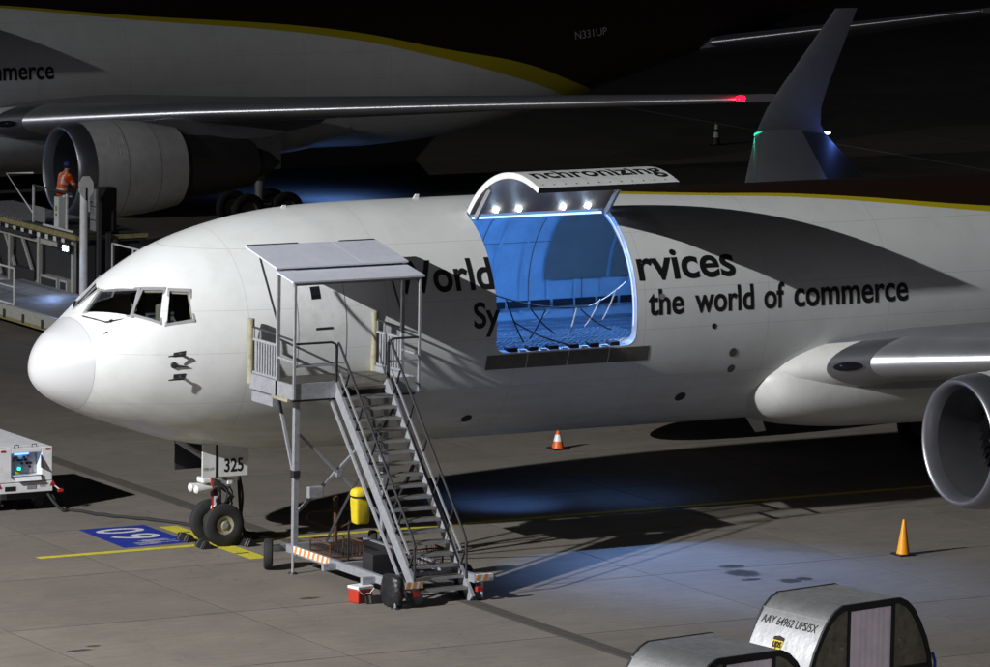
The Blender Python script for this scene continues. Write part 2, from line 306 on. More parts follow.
def flat_text(name, s, org, ex, ey, w_, h_, m, parent, hchar=None, offset=0.0):
    """org world point, ex/ey world unit axes"""
    bm = text_bm(s, w_, h_, hchar, offset); ex, ey, org = V(ex), V(ey), V(org)
    off = V((0,0,0)); q = parent
    while q is not None: off += q.location; q = q.parent
    for v in bm.verts: v.co = org+ex*v.co.x+ey*v.co.y-off
    me = bpy.data.meshes.new(name); bm.to_mesh(me); bm.free(); me.materials.append(m)
    o = bpy.data.objects.new(name, me); link(o)
    if parent is not None: o.parent = parent
    return o
flat_text('stand_digit', '0', (3.85,2.02,.008), (0,1,0), (-1,0,0), .55, 1.15, M['wmark'], bs, offset=.012)
flat_text('stand_digit', '6', (3.85,1.25,.008), (0,1,0), (-1,0,0), .55, 1.15, M['wmark'], bs, offset=.012)
for k in range(9):
    a = random.uniform(2.75,3.2); yy = .52+k*.06
    sheet('worn_stroke', [(a,yy),(a+random.uniform(.5,.9),yy+.01),(a+random.uniform(.45,.8),yy+.035),(a+.05,yy+.03)], .008, M['wmark'], bs)
def soft_stain():
    m = M['oil']; N, L = nt(m); b = N['Principled BSDF']; tc = N.new('ShaderNodeTexCoord'); vm = N.new('ShaderNodeVectorMath'); vm.operation = 'DISTANCE'; vm.inputs[1].default_value = (.5,.5,0)
    mp = N.new('ShaderNodeMapping'); mp.inputs['Scale'].default_value = (1,1,0); L.new(tc.outputs['Generated'], mp.inputs[0]); L.new(mp.outputs[0], vm.inputs[0])
    g = N.new('ShaderNodeNewGeometry'); t = N.new('ShaderNodeTexNoise'); t.inputs['Scale'].default_value = 7; t.inputs['Detail'].default_value = 6; L.new(g.outputs['Position'], t.inputs['Vector'])
    ad = N.new('ShaderNodeMath'); ad.operation = 'MULTIPLY_ADD'; ad.inputs[1].default_value = .35; L.new(t.outputs['Fac'], ad.inputs[0]); L.new(vm.outputs['Value'], ad.inputs[2])
    mr = N.new('ShaderNodeMapRange'); mr.inputs[1].default_value = .42; mr.inputs[2].default_value = .62; mr.inputs[3].default_value = .8; mr.inputs[4].default_value = 0; L.new(ad.outputs[0], mr.inputs[0]); L.new(mr.outputs[0], b.inputs['Alpha'])
soft_stain()
for k, (x,y,a,b) in enumerate([(13.09,-7.74,.42,.5),(13.5,-8.95,.3,.3),(13.3,-7.0,.42,.22),(12.85,-8.5,.3,.16),(13.95,-8.9,.22,.25),(-3.3,-9.5,.36,.12),(-2.9,-9.2,.2,.1),(3.3,-6.5,.3,.12)]):
    pl = []
    for i in range(22):
        an = 2*math.pi*i/22; r_ = 1+.1*math.sin(3*an+k)+.06*math.sin(7*an+2*k); pl.append((x+a*r_*math.cos(an), y+b*r_*math.sin(an)))
    mark('oil_stain', pl, M['oil'], .003)
# ---------------------------------------------------------------- aircraft

NT=[(0,4.05),(.05,4.33),(.18,4.58),(.46,4.86),(.74,5.02),(1.04,5.22),(1.4,5.52),(1.74,5.82),(2.33,6.23),(3.04,6.61),(4,6.94),(5.2,7.2),(6.2,7.31),(7.2,7.355),(8.2,7.365),(40,7.365),(44,7.36),(48,7.3),(52,7.1),(53.7,6.9)]
NB=[(0,4.05),(.05,3.85),(.14,3.7),(.35,3.5),(.59,3.35),(1.18,3.07),(2.13,2.73),(3.45,2.34),(5.27,2.08),(7,2.01),(8.2,2.0),(33,2.0),(36,2.2),(40,3.0),(44,4.1),(48,5.2),(52,6.2),(53.7,6.55)]
NW=[(0,0),(.05,.22),(.14,.4),(.3,.63),(.6,.95),(1,1.27),(1.5,1.59),(2.1,1.88),(3,2.14),(4,2.32),(5.2,2.44),(6.5,2.5),(8.2,2.515),(34,2.515),(36,2.49),(40,2.25),(44,1.8),(48,1.25),(52,.55),(53.7,.2)]
NC=[(0,4.05),(1,4.3),(3,4.6),(6,4.85),(33,4.85),(40,5.2),(48,6.3),(53.7,6.72)]
def ip(T,x):
    # monotone cubic (Fritsch-Carlson style)
    X=[a for a,_ in T]; Y=[b for _,b in T]
    if x<=X[0]: return Y[0]
    if x>=X[-1]: return Y[-1]
    i=bisect.bisect_right(X,x)-1
    def sl(k): return (Y[k+1]-Y[k])/(X[k+1]-X[k])
    def m(k):
        if k==0: return sl(0)
        if k==len(X)-1: return sl(k-1)
        a,b=sl(k-1),sl(k)
        if a*b<=0: return 0.
        h0,h1=X[k]-X[k-1],X[k+1]-X[k]; w1,w2=2*h1+h0,h1+2*h0
        return (w1+w2)/(w1/a+w2/b)
    h=X[i+1]-X[i]; t=(x-X[i])/h; m0,m1=m(i)*h,m(i+1)*h
    return (2*t**3-3*t*t+1)*Y[i]+(t**3-2*t*t+t)*m0+(-2*t**3+3*t*t)*Y[i+1]+(t**3-t*t)*m1
def S(x): return ip(NT,x),ip(NB,x),ip(NW,x),ip(NC,x)
def surf(x, ph, off=0.0):
    def P(x, ph):
        t, b, w_, c = S(x); s_ = math.sin(ph); return V((x, -w_*math.cos(ph), c+((t-c) if s_ >= 0 else (c-b))*s_))
    p = P(x, ph)
    if off:
        e = 1e-3; n = (P(x+e,ph)-P(x-e,ph)).cross(P(x,ph+e)-P(x,ph-e)); n.normalize()
        if n.y*(-math.cos(ph)) + n.z*math.sin(ph) < 0: n = -n
        p = p+n*off
    return p
def phi(x, z):
    t, b, w_, c = S(x); h = (t-c) if z >= c else (c-b); return math.asin(max(-1,min(1,(z-c)/h)))
def patch(x0, x1, p0, p1, off, nx=12, nt_=12, thick=0):
    mb = MB(); g = [[surf(x0+(x1-x0)*i/nx, p0+(p1-p0)*j/nt_, off) for j in range(nt_+1)] for i in range(nx+1)]
    mb.loft(g, False)
    return mb
def cut_hole(bm, pts, nrm, rad):
    pts = [V(p) for p in pts]; c = sum(pts, V())/len(pts); planes = []
    for i, a in enumerate(pts):
        b = pts[(i+1) % len(pts)]; pn = (b-a).cross(nrm if isinstance(nrm, V) else nrm((a+b)/2)).normalized()
        if (c-a).dot(pn) > 0: pn = -pn
        planes.append((a, pn))
    for a, pn in planes:
        fs = [f for f in bm.faces if (f.calc_center_median()-c).length < rad]
        ge = set(fs)
        for f in fs: ge.update(f.edges); ge.update(f.verts)
        bmesh.ops.bisect_plane(bm, geom=list(ge), dist=1e-5, plane_co=a, plane_no=pn)
    dele = [f for f in bm.faces if (f.calc_center_median()-c).length < rad and all((f.calc_center_median()-a).dot(pn) < 1e-4 for a, pn in planes)]
    bmesh.ops.delete(bm, geom=dele, context='FACES')
DX0, DX1, DP0, DP1 = 9.98, 13.55, phi(11,4.2), phi(11,7.13)
def door_outline(off, rb=.24, rt_=.06, n=6):
    """rounded opening in x / arc space, ordered"""
    a0, a1 = DP0*2.55, DP1*2.515; out = []
    for (cx, ca, r_, s) in ((DX0+rb,a0+rb,rb,180),(DX1-rb,a0+rb,rb,270),(DX1-rt_,a1-rt_,rt_,0),(DX0+rt_,a1-rt_,rt_,90)):
        for k in range(n+1):
            an = R(s+90*k/n); out.append((cx+r_*math.cos(an), ca+r_*math.sin(an)))
    ful = []
    for i, p in enumerate(out):
        q = out[(i+1) % len(out)]; m_ = max(1, int(abs(q[1]-p[1])/.15))
        ful += [(p[0]+(q[0]-p[0])*k/m_, p[1]+(q[1]-p[1])*k/m_) for k in range(m_)]
    return [surf(x, a/(2.55 if a < 0 else 2.515), off) for x, a in ful]
W1 = [(1.16,-.30,5.29),(1.72,-1.32,5.31),(2.05,-.97,5.82),(1.61,-.09,5.70)]
W2 = [(1.76,-1.33,5.355),(2.2,-1.72,5.21),(2.46,-1.36,5.83),(2.13,-1.07,5.81)]
W3 = [(2.33,-1.80,5.17),(2.86,-1.97,5.26),(2.91,-1.67,5.8),(2.56,-1.46,5.81)]
def mirror(p): return [(x,-y,z) for x,y,z in p][::-1]
def ring_rows(xs, n=144): return [[surf(x, 2*math.pi*k/n) for k in range(n)] for x in xs]
def curved_text(name, s, x0, x1, zbase, h_, m, parent, hchar, xf=None, offset=.0, off=.006, side=-1):
    bm = text_bm(s, x1-x0, h_, hchar, offset)
    ys = [v.co.y for v in bm.verts]; lo, hi = min(ys), max(ys); k = 1
    while lo+k*.07 < hi:
        bmesh.ops.bisect_plane(bm, geom=bm.verts[:]+bm.edges[:]+bm.faces[:], dist=1e-6, plane_co=V((0,lo+k*.07,0)), plane_no=V((0,1,0))); k += 1
    ph0 = phi(12, zbase)
    for v in bm.verts:
        p = surf(x0+v.co.x, ph0+v.co.y/2.515, off); v.co = xf @ p if xf else p
    me = bpy.data.meshes.new(name); bm.to_mesh(me); bm.free(); me.materials.append(m)
    o = bpy.data.objects.new(name, me); link(o); o.parent = parent; return o
def foil(n=14, cut=.0, front=False):
    """closed upper/lower airfoil points (u,v) of unit chord, thickness 1"""
    def th(u): return 5*(.2969*math.sqrt(u)-.126*u-.3516*u*u+.2843*u**3-.1036*u**4)
    if front: us = [cut*(1-math.cos(math.pi/2*k/n)) for k in range(n+1)]
    else: us = [cut+(1-cut)*(1-math.cos(math.pi*k/n))/2 for k in range(n+1)]
    up_ = [(u, th(u)*1.1+.012*math.sin(math.pi*u)*8) for u in us]; lo = [(u, -th(u)*.9) for u in us]
    return (up_[::-1]+lo[1:]) if front else (up_+lo[::-1])
WING = [(1.5,16.9,11.5,3.22,.11),(2.45,17.75,10.7,3.36,.125),(2.8,18.4,10.1,3.44,.13),(3.25,19.29,9.25,3.55,.138),(7.92,22.53,6.4,4.14,.12),(16,28.1,4.25,4.95,.105),(23.78,33.47,2.35,5.68,.1)]
def wing_rings(stas, side, prof):
    return [[V((xl+c*u, side*y, zl+c*t*v)) for (u,v) in prof] for (y,xl,c,zl,t) in stas]
def aircraft():
    t = empty('cargo_aircraft', (0,0,0), 'white twin-engine cargo aircraft with open side cargo door, boarding stairs at its nose', 'aircraft')
    # hull with real openings
    xs = [.94]; 
    while xs[-1] < 8.2: xs.append(xs[-1]+.14)
    xs += [8.2+.6*k for k in range(1,43)]+[34.4+.55*k for k in range(1,35)]+[53.7]
    mb = MB().loft(ring_rows(xs)); me = bpy.data.meshes.new('fuselage'); me.from_pydata(mb.v, [], mb.f)
    bm = bmesh.new(); bm.from_mesh(me); bmesh.ops.recalc_face_normals(bm, faces=bm.faces)
    cut_hole(bm, door_outline(0), lambda p: V((0, p.y, p.z-4.85)), 2.6)
    for Wn in (W1, W2, W3):
        for P in (Wn, mirror(Wn)):
            n = (V(P[1])-V(P[0])).cross(V(P[2])-V(P[0])).normalized(); cut_hole(bm, P, n, 1.1)
    ends = [e for e in bm.edges if e.is_boundary and all(abs(v.co.x-53.7) < 1e-4 for v in e.verts)]
    bmesh.ops.contextual_create(bm, geom=ends)
    bm.to_mesh(me); bm.free(); me.materials.append(M['paint'])
    for p in me.polygons: p.use_smooth = True
    hull = bpy.data.objects.new('fuselage', me); link(hull); hull.parent = t
    rx = [0.004,.02,.05,.09,.14,.2,.28,.36,.46,.56,.66,.76,.86,.932]
    MB().loft(ring_rows(rx, 96), True, True).build('radome', mat('radome_paint', (.57,.57,.59), .38, 0, .03, 1, coat=.3), t, True)
    MB().loft(ring_rows([.932,.941], 96)).build('radome_seam', M['grey'], t)
    # cockpit glazing: frames, panes, sun blinds, seats
    for P0 in (W1, W2, W3):
        for P in (P0, mirror(P0)):
            P = [V(p) for p in P]; n = (P[1]-P[0]).cross(P[2]-P[0]).normalized(); c = sum(P,V())/4
            if n.dot(c-V((4,0,4.5))) < 0: n = -n
            outer = [c+(p-c)*1.0+(p-c).normalized()*.085+n*.012 for p in P]; mid = [p+n*.02 for p in P]; inn = [c+(p-c)*.97-n*.03 for p in P]
            fm = MB().loft([[q-n*.05 for q in outer], outer, mid, inn]); fo = fm.build('window_frame', M['win'], t, bevel=.006)
            MB().add([p-n*.012 for p in inn], [(0,1,2,3)]).build('pane', M['glass'], fo)
            if P0 is not W1:
                a, b = c+(P[3]-c)*.93-n*.05, c+(P[2]-c)*.93-n*.05; MB().bar(a,b,.02,.03).build('blind_edge', M['yell2'], fo)
            if P0 is W3: MB().bar(c+(P[2]-c)*.9-n*.05, c+(P[1]-c)*.9-n*.05,.02,.03).build('blind_edge', M['yell2'], fo)
    box('cockpit_floor', M['dark'], t, 2.3,4.2,-1.25,1.25,4.5,4.55); box('cockpit_bulkhead', M['holdg'], t, 4.2,4.25,-1.6,1.6,3.6,6.35)
    box('glareshield', M['black'], t, 1.35,1.85,-1.1,1.1,4.9,5.22,.05)
    for y in (-.6,.6):
        sb_ = MB(); sb_.box(2.75,2.92,y-.24,y+.24,4.8,5.55); sb_.box(2.78,2.9,y-.14,y+.14,5.58,5.75); sb_.build('pilot_seat', M['yell2'], t, bevel=.05)
    tube('wiper', M['black'], t, [surf(1.06,phi(1.06,5.2),.03), surf(1.3,phi(1.35,5.17),.05), (1.68,-1.28,5.26)], .014, 6)
    # nose probes, static ports, vents
    for (x,z,l) in ((2.54,4.54,.3),(2.57,4.06,.3)):
        p = surf(x,phi(x,z)); q = surf(x,phi(x,z),.14); pm = MB().tube([p,q],[.035,.03],8); pm.tube([q+V((.06,0,0)),q-V((l,0,.02))],[.032,.014],8); pm.add([surf(x+dx,phi(x,z)+dp,.008) for dx,dp in ((-.14,-.025),(.1,-.03),(.12,.03),(-.14,.025))],[(0,1,2,3)]); pm.build('pitot_probe', M['dark'], t, True)
    pm = MB(); p = surf(2.42,phi(2.42,4.3)); q = surf(2.42,phi(2.42,4.3),.05); pm.tube([p,q],[.075,.06],12); pm.tube([q,q+V((.3,-.06,-.03))],[.03,.012],8); pm.build('vane_sensor', M['dark'], t, True)
    for (x,z,r_,m) in ((1.22,4.95,.045,'dark'),(15.57,4.52,.06,'black'),(16.17,3.88,.1,'scuff'),(16.23,3.49,.1,'scuff'),(15.16,2.86,.14,'dark'),(9.76,2.67,.13,'dark'),(14.2,5.25,.07,'grey')):
        pm = MB().add([surf(x+r_*math.cos(k*.5236),phi(x,z)+r_*math.sin(k*.5236)/2.6,.007) for k in range(12)],[tuple(range(12))]); o = pm.build('vent_port', M[m], t)
    # entry door outline (proud panel inside a dark seam)
    patch(5.14,6.29,phi(5.7,4.2),phi(5.7,6.27),.003,8,14).build('entry_door_seam', M['grey'], t, True)
    ed = patch(5.16,6.27,phi(5.7,4.22),phi(5.7,6.25),.006,8,14).build('entry_door', M['cream'], t, True)
    patch(5.55,5.95,phi(5.7,4.95),phi(5.7,5.0),.012,4,1).build('door_handle', M['dark'], ed)
    patch(5.5,5.72,phi(5.7,5.6),phi(5.7,5.86),.01,3,3).build('door_window', M['lens'], ed)
    for i in range(4):
        a, b = 9.78+i*1.043, 9.78+(i+1)*1.043-.02
        patch(a,b,phi(11,3.83),phi(11,4.16),.006,4,4).build('scuff_plate', M['scuff'], t, True)
    # door jamb, cargo hold
    jo, ji = door_outline(.004), door_outline(-.2)
    MB().loft([jo, ji]).build('door_jamb', M['grey'], t)
    RI = -.2
    hl = patch(8.2,17,DP1,math.pi+.28,RI,40,40).build('hold_lining', M['hold'], t, True)
    patch(8.2,DX0-.0,-.25,DP1,RI,10,24).build('hold_lining', M['hold'], t, True); patch(DX1,17,-.25,DP1,RI,12,24).build('hold_lining', M['hold'], t, True)
    for x in (8.25,16.95):
        MB().add([surf(x,2*math.pi*k/64,RI+.01) for k in range(64)],[tuple(range(64))]).build('hold_bulkhead', M['holdg'], t)
    for k in range(11):
        x = 9+.72*k; rb_ = patch(x,x+.07,math.pi*.5,math.pi+.2,RI-.05,1,30); rb_.build('hold_frame', M['hold'], hl, True)
    for x, x2 in ((13.95,15.62),(15.72,16.9)): patch(x,x2,2.0,math.pi-.1,RI-.06,4,20).build('lining_panel', M['holdg'], hl, True)
    for ph_ in (1.85,2.25,2.62): patch(8.4,16.8,ph_,ph_+.008,RI-.012,30,1).build('lining_seam', M['holdg'], hl)
    for k in range(6): patch(9.3+k*1.42,9.33+k*1.42,1.2,math.pi+.1,RI-.01,1,24).build('lining_seam', M['holdg'], hl)
    patch(12.55,12.85,2.02,2.08,RI-.014,2,2).build('red_placard', M['redp'], hl)
    for k in range(9):
        x = 13.6+.6*k-3*.6; box('dado_vent', M['dark'], hl, x,x+.5,2.18,2.24,4.46,4.62)
    fl = box('hold_floor', M['hfloor'], t, 8.3,16.9,-2.24,2.24,4.0,4.17)
    for k in range(7): box('roller_tray', M['roller'], fl, 10.3,16.8,-1.55+k*.6,-1.43+k*.6,4.172,4.2)
    bm_ = MB()
    for i in range(44):
        for j in range(16): bm_.box(8.6+i*.14,8.645+i*.14,-2.17+j*.16,-2.125+j*.16,4.172,4.22)
    tag(bm_.build('ball_mat', M['cream'], fl), kind='stuff')
    for k in range(6): box('sill_roller', M['black'], fl, DX0+.35+k*.52,DX0+.6+k*.52,-2.42,-2.2,4.175,4.3,.03)
    for k in range(5): box('sill_guide', M['whitep'], fl, DX0+.65+k*.52,DX0+.8+k*.52,-2.43,-2.38,4.18,4.24)
    # barrier net across the opening
    Y = -2.0
    def sag(a, b, s, n=10): return [V(a)+(V(b)-V(a))*k/n-V((0,0,s*4*(k/n)*(1-k/n))) for k in range(n+1)]
    nt_pts = [(10.2,Y,5.42),(11.35,Y,5.05),(12.6,Y,5.05),(13.55,Y,5.55)]
    tube('net_rope', M['net'], t, sag(nt_pts[0],nt_pts[2],.12), .018, 5); tube('net_rope', M['netw'], t, sag(nt_pts[2],nt_pts[3],.06), .016, 5)
    for (a,b,m) in (((10.5,Y,5.3),(10.9,Y-.1,4.35),'net'),((11.1,Y,5.1),(11.7,Y-.1,4.5),'net'),((11.5,Y,5.04),(11.1,Y,4.4),'net'),((12.3,Y,5.03),(11.9,Y-.2,4.25),'netw'),((12.9,Y,5.2),(12.5,Y,4.6),'netw'),((13.3,Y,5.4),(12.9,Y-.1,4.75),'netw'),((10.7,Y,4.8),(11.9,Y-.2,4.28),'net'),((11.6,Y,5.0),(11.2,Y+.1,4.75),'netw'),((12.4,Y,5.0),(13.2,Y,4.5),'net')):
        tube('net_strap', M[m], t, sag(a,b,.06,6), .017, 5)
    # open cargo door, hinged at its upper edge
    H = surf(11, DP1); ROT = Matrix.Translation(V((0,H.y,H.z+.03))) @ Matrix.Rotation(R(-DOOR_ANG), 4, 'X') @ Matrix.Translation(-V((0,H.y,H.z)))
    def ob(pts_o, pts_i): return [ROT @ p for p in pts_o], [ROT @ p for p in pts_i]
    n_ = 26; x0, x1 = DX0+.02, DX1-.02
    go = [[ROT @ surf(x, DP0+.01+(DP1-DP0-.02)*j/n_, .0) for j in range(n_+1)] for x in (x0, (x0+x1)/2, x1)]
    gi = [[ROT @ surf(x, DP0+.01+(DP1-DP0-.02)*j/n_, -.13) for j in range(n_+1)] for x in (x0, (x0+x1)/2, x1)]
    dm = MB().loft(go, False); cd = dm.build('cargo_door', M['cream'], t, True)
    MB().loft(gi, False).build('door_lining', M['holdg'], cd, True)
    for g_o, g_i in ((go[0],gi[0]),(go[-1],gi[-1])): MB().loft([g_o, g_i], False).build('door_edge', M['cream'], cd, True)
    MB().loft([[g[0] for g in go],[g[0] for g in gi]], False).build('door_lip', M['dark'], cd); MB().loft([[g[-1] for g in go],[g[-1] for g in gi]], False).build('door_lip', M['dark'], cd)
    for k in range(12):
        x = x0+.15+k*.28; c = [ROT @ surf(x+a, DP0+.05+b, .004) for a,b in ((0,0),(.035,0),(.035,.014),(0,.014))]; MB().add(c,[(0,1,2,3)]).build('latch_mark', M['dark'], cd)
    for x in (x0+.25,x0+.9,x1-.9,x1-.25):
        MB().bar(ROT @ surf(x,DP0+.1,-.17), ROT @ surf(x,DP0+.45,-.17),.06,.05).build('latch_hook', M['dark'], cd)
    MB().bar(surf(DX0+.03,DP1+.02,.05), surf(DX1-.03,DP1+.02,.05), .1,.08).build('hinge_beam', M['grey'], t)
    for x in (DX0+.12, DX1-.12):
        MB().bar(surf(x,DP1-.1,.02), ROT @ surf(x,DP1-.42,-.16), .06,.12).build('door_arm', M['grey'], t)
    st_ = MB().bar(surf(DX0+.15,DP1-.03,-.1), surf(DX1-.12,DP1-.03,-.1), .05,.04).build('glow_strip', M['stripl'], t)
    MB().tube([surf(DX1-.03,DP0+.15+(DP1-DP0-.2)*k/20,-.1) for k in range(21)], .012, 6).build('glow_strip', M['jambglow'], t)  # glowing tube imitates the lamp-lit shine of the right jamb, no lamp itself
    for k, x in enumerate((10.62,11.2,12.33,12.97)):
        p = surf(x,DP1-.01,.12)+V((0,-.12,-.02)); MB().bar(p+V((-.06,.04,.03)),p+V((.06,.04,.03)),.09,.09).build('lamp_housing', M['dark'], t)
        lm = MB(); lm.lathe([(-.035,.002),(-.03,.04),(0,.058),(.01,.05)], p+V((0,-.03,-.02)), 'y', 12, True); lm.build('door_lamp', M['ledw'], t, True)
        l = bpy.data.lights.new('door_lamp', 'SPOT'); l.energy = DOORW; l.color = (.22,.42,1); l.spot_size = R(58); l.spot_blend = .9; l.shadow_soft_size = .04
        lo = bpy.data.objects.new('door_lamp_light', l); link(lo); lo.parent = t; lo.location = p+V((0,-.1,-.06)); lo.rotation_euler = V((.14,-.8,-1)).to_track_quat('-Z','Y').to_euler()
    for x in (9.6,11.2,12.6,15.2):
        p = V((x,-.2,7.02)); MB().bar(p+V((-.3,0,.1)),p+V((.3,0,.1)),.12,.03).build('hold_lamp', M['stripl'], t)
        l = bpy.data.lights.new('hold_lamp', 'POINT'); l.energy = HOLDW; l.color = (.06,.29,1); l.shadow_soft_size = .12
        lo = bpy.data.objects.new('hold_lamp_light', l); link(lo); lo.parent = t; lo.location = p
    for x in (14.2,17.0,34.5):  # unseen lamps added under the belly to make the blue ground pools
        p = V((x-1.3,1.1,2.25)); MB().bar(p+V((-.12,0,.0)),p+V((.12,0,.0)),.1,.06).build('added_belly_lamp', M['stripl'], t)
        l = bpy.data.lights.new('added_belly_lamp', 'SPOT'); l.energy = BELLYW*(1.3 if x < 15 else .45 if x < 20 else 3.5); l.color = (.13,.33,1); l.spot_size = R(84 if x < 15 else 130); l.spot_blend = 1; l.shadow_soft_size = .05
        lo = bpy.data.objects.new('added_belly_light', l); link(lo); lo.parent = t; lo.location = p+V((0,.1,-.12)); lo.rotation_euler = V((0,.35,-1)).to_track_quat('-Z','Y').to_euler()
    # lettering
    ink = M['ink']
    curved_text('lettering', 'World', 7.5,9.97,5.63,.72,ink,t,'d',offset=.021)
    curved_text('lettering', 'rvices', 13.66,16.19,5.63,.72,ink,t,'d',offset=.021)
    curved_text('lettering', 'Se', 12.5,13.5,5.63,.68,ink,cd,'S',xf=ROT,offset=.021)
    curved_text('lettering', 'Sy', 9.4,10.06,4.8,.55,ink,t,'S',offset=.021)
    curved_text('lettering', 'nchronizing', 10.2,13.45,4.72,.56,ink,cd,'h',xf=ROT,offset=.021)
    for s,a,b in (('the',13.84,14.76),('world',15.05,16.6),('of',16.87,17.42),('commerce',17.67,20.76)):
        curved_text('lettering', s, a,b,4.86,.56 if 'c' not in s else .4,ink,t,'d' if s != 'commerce' else 'o',offset=.021)
    # wing-body fairing
    FT = [(16.9,3.4),(17.6,3.85),(18.5,4.15),(20,4.4),(24,4.55),(28,4.35),(30.5,3.8),(32,3.2)]; FB = [(16.9,2.6),(17.6,2.12),(18.5,1.88),(20,1.76),(24,1.72),(28,1.78),(30.5,2.0),(32,2.4)]; FW = [(16.9,1.6),(17.6,2.4),(18.5,2.64),(20,2.78),(24,2.85),(28,2.75),(30.5,2.4),(32,1.9)]
    fr = []
    for k in range(49):
        x = 16.9+15.1*(k/48)**1.3; zt_, zb_, hw = ip(FT,x), ip(FB,x), ip(FW,x); zc, hh = (zt_+zb_)/2, (zt_-zb_)/2
        fr.append([V((x, hw*math.copysign(abs(math.cos(a))**.72,math.cos(a)), zc+hh*math.copysign(abs(math.sin(a))**.85,math.sin(a)))) for a in [2*math.pi*i/56 for i in range(56)]])
    FAIR = mat('fairing_paint', (.66,.66,.64), .42, 0, .06, 1, .3, (.36,.35,.31), coat=.2)
    MB().loft(fr, True, True).build('belly_fairing', FAIR, t, True, ang=60)
    for sd in (-1, 1):
        wg = MB().loft(wing_rings(WING, sd, foil(16,.09)), True, True).build('wing', M['wingm'], t, True)
        LE = WING[3:]
        MB().loft(wing_rings([(a,b-.004,c,d,e*1.01) for a,b,c,d,e in LE], sd, foil(10,.095,True)), False).build('leading_edge', M['steel'], wg, True)
        MB().loft(wing_rings(WING[:3], sd, foil(10,.095,True)), False).build('root_fairing', FAIR, wg, True)
        MB().loft(wing_rings(WING[2:4], sd, foil(10,.095,True)), False).build('root_leading_edge', M['lip'], wg, True)
        lc, ld_, ln = V((18.83,sd*3.02,3.5)), V((.89,sd*.45,.05)).normalized(), V((-.45,sd*.89,-.1)).normalized()
        MB().loft([[lc+ld_*.34*r_*math.cos(a)+V((0,0,.105*r_*math.sin(a)))+ln*(.05+.02*(1-r_*r_)-.03*r_*r_*abs(math.sin(a))) for a in [2*math.pi*i/20 for i in range(20)]] for r_ in (1,.7,.4,.05)]).build('landing_light', M['lens'], wg, True)
        ail = [tuple(WING[-2][i]+(WING[-1][i]-WING[-2][i])*f for i in range(5)) for f in (0,.98)]
        MB().loft(wing_rings([(a,b,c,d,e*1.05) for a,b,c,d,e in ail], sd, foil(10,.66)), True, True).build('aileron', M['dark'], wg, True)
        # navigation lights
        lp = V((33.47+.02, sd*23.7, 5.7))
        MB().lathe([(-.1,.01),(-.06,.06),(.02,.085),(.2,.085)], lp, 'x', 12, True).build('nav_light', M['navr' if sd < 0 else 'navg'], wg, True)
        l = bpy.data.lights.new('nav_light', 'POINT'); l.energy = 25 if sd < 0 else 1; l.color = (1,.01,.02) if sd < 0 else (.05,1,.6); l.shadow_soft_size = .05
        lo = bpy.data.objects.new('nav_light_glow', l); link(lo); lo.parent = wg; lo.location = lp+V((-.3,sd*.1,.1))
        # engine
        ex, ey, ez = 18.43, sd*7.92, 2.49; c = (ex,ey,ez)
        en = MB().lathe([(.62,1.49),(1.2,1.525),(2,1.52),(2.8,1.46),(3.4,1.36),(3.9,1.27),(3.9,1.2),(3.5,1.2)], c, 'x', 72).build('engine', mat('cowl_paint', (.7,.7,.69), .4, 0, .07, 1.5, .3, (.3,.3,.28), coat=.15), t, True, ang=50)
        MB().lathe([(.62,1.493),(.4,1.475),(.22,1.445),(.09,1.41),(.02,1.37),(0,1.34),(.02,1.3),(.08,1.265),(.2,1.23),(.34,1.205)], c, 'x', 72).build('inlet_lip', M['lip'], en, True, ang=80)
        MB().lathe([(.34,1.203),(.7,1.18),(1.1,1.185),(1.5,1.2),(1.6,1.2)], c, 'x', 72).build('inlet_duct', mat('inlet_liner', (.07,.07,.075), .55, .2, .08, 3), en, True)
        MB().lathe([(1.62,1.22),(1.62,.02)], c, 'x', 48).build('fan_backing', M['black'], en)
        fb = MB()
        for k in range(38):
            a = 2*math.pi*k/38; ca, sa = math.cos(a), math.sin(a)
            def bl(r_, tx, da): return V(c)+V((tx, r_*math.cos(a+da), r_*math.sin(a+da)))
            fb.add([bl(.3,1.35,0),bl(.3,1.58,.24),bl(1.18,1.58,.2),bl(1.18,1.42,0),bl(.75,1.38,0),bl(.75,1.58,.22)],[(0,1,5,4),(4,5,2,3)])
        fb.build('fan_blades', M['fan'], en)
        MB().lathe([(.85,.01),(.95,.09),(1.15,.2),(1.4,.32)], c, 'x', 32).build('spinner', M['dark'], en, True)
        for sxx in (1.7,2.85): MB().lathe([(sxx,1.53 if sxx < 2.5 else 1.458),(sxx+.012,1.53 if sxx < 2.5 else 1.456)], c, 'x', 72).build('cowl_seam', M['dark'], en)
        MB().lathe([(3.5,1.04),(4.0,1.04),(5.2,.97),(6.7,.72),(6.7,.62)], c, 'x', 48).build('core_cowl', M['core'], en, True)
        MB().lathe([(6.3,.52),(6.9,.5),(7.4,.32),(7.75,.06)], c, 'x', 32, True).build('exhaust_plug', M['core'], en, True)
        MB().prism([(20.2,3.9),(22.3,4.02),(24,3.95),(28,3.95),(27.6,3.7),(25.5,3.25),(23.2,3.3),(20.4,3.8)], 'y', ey-.17, ey+.17).build('pylon', M['wingm'], en, bevel=.06)
        if sd < 0:
            fm = MB()
            for a,b in (((1.15,.62),(1.62,.62)),((1.62,.62),(1.62,.8)),((1.62,.8),(1.15,.8)),((1.15,.8),(1.15,.62)),((1.34,.62),(1.34,.42)),((1.44,.62),(1.44,.42))):
                def cp(p): return V(c)+V((p[0], -1.53*math.cos(p[1]), 1.53*math.sin(p[1])))
                fm.bar(cp(a),cp(b),.03,.006,(0,-1,.6))
            fm.build('no_step_outline', M['cream'], en)
        # main gear
        gx, gy = 27.2, sd*4.65
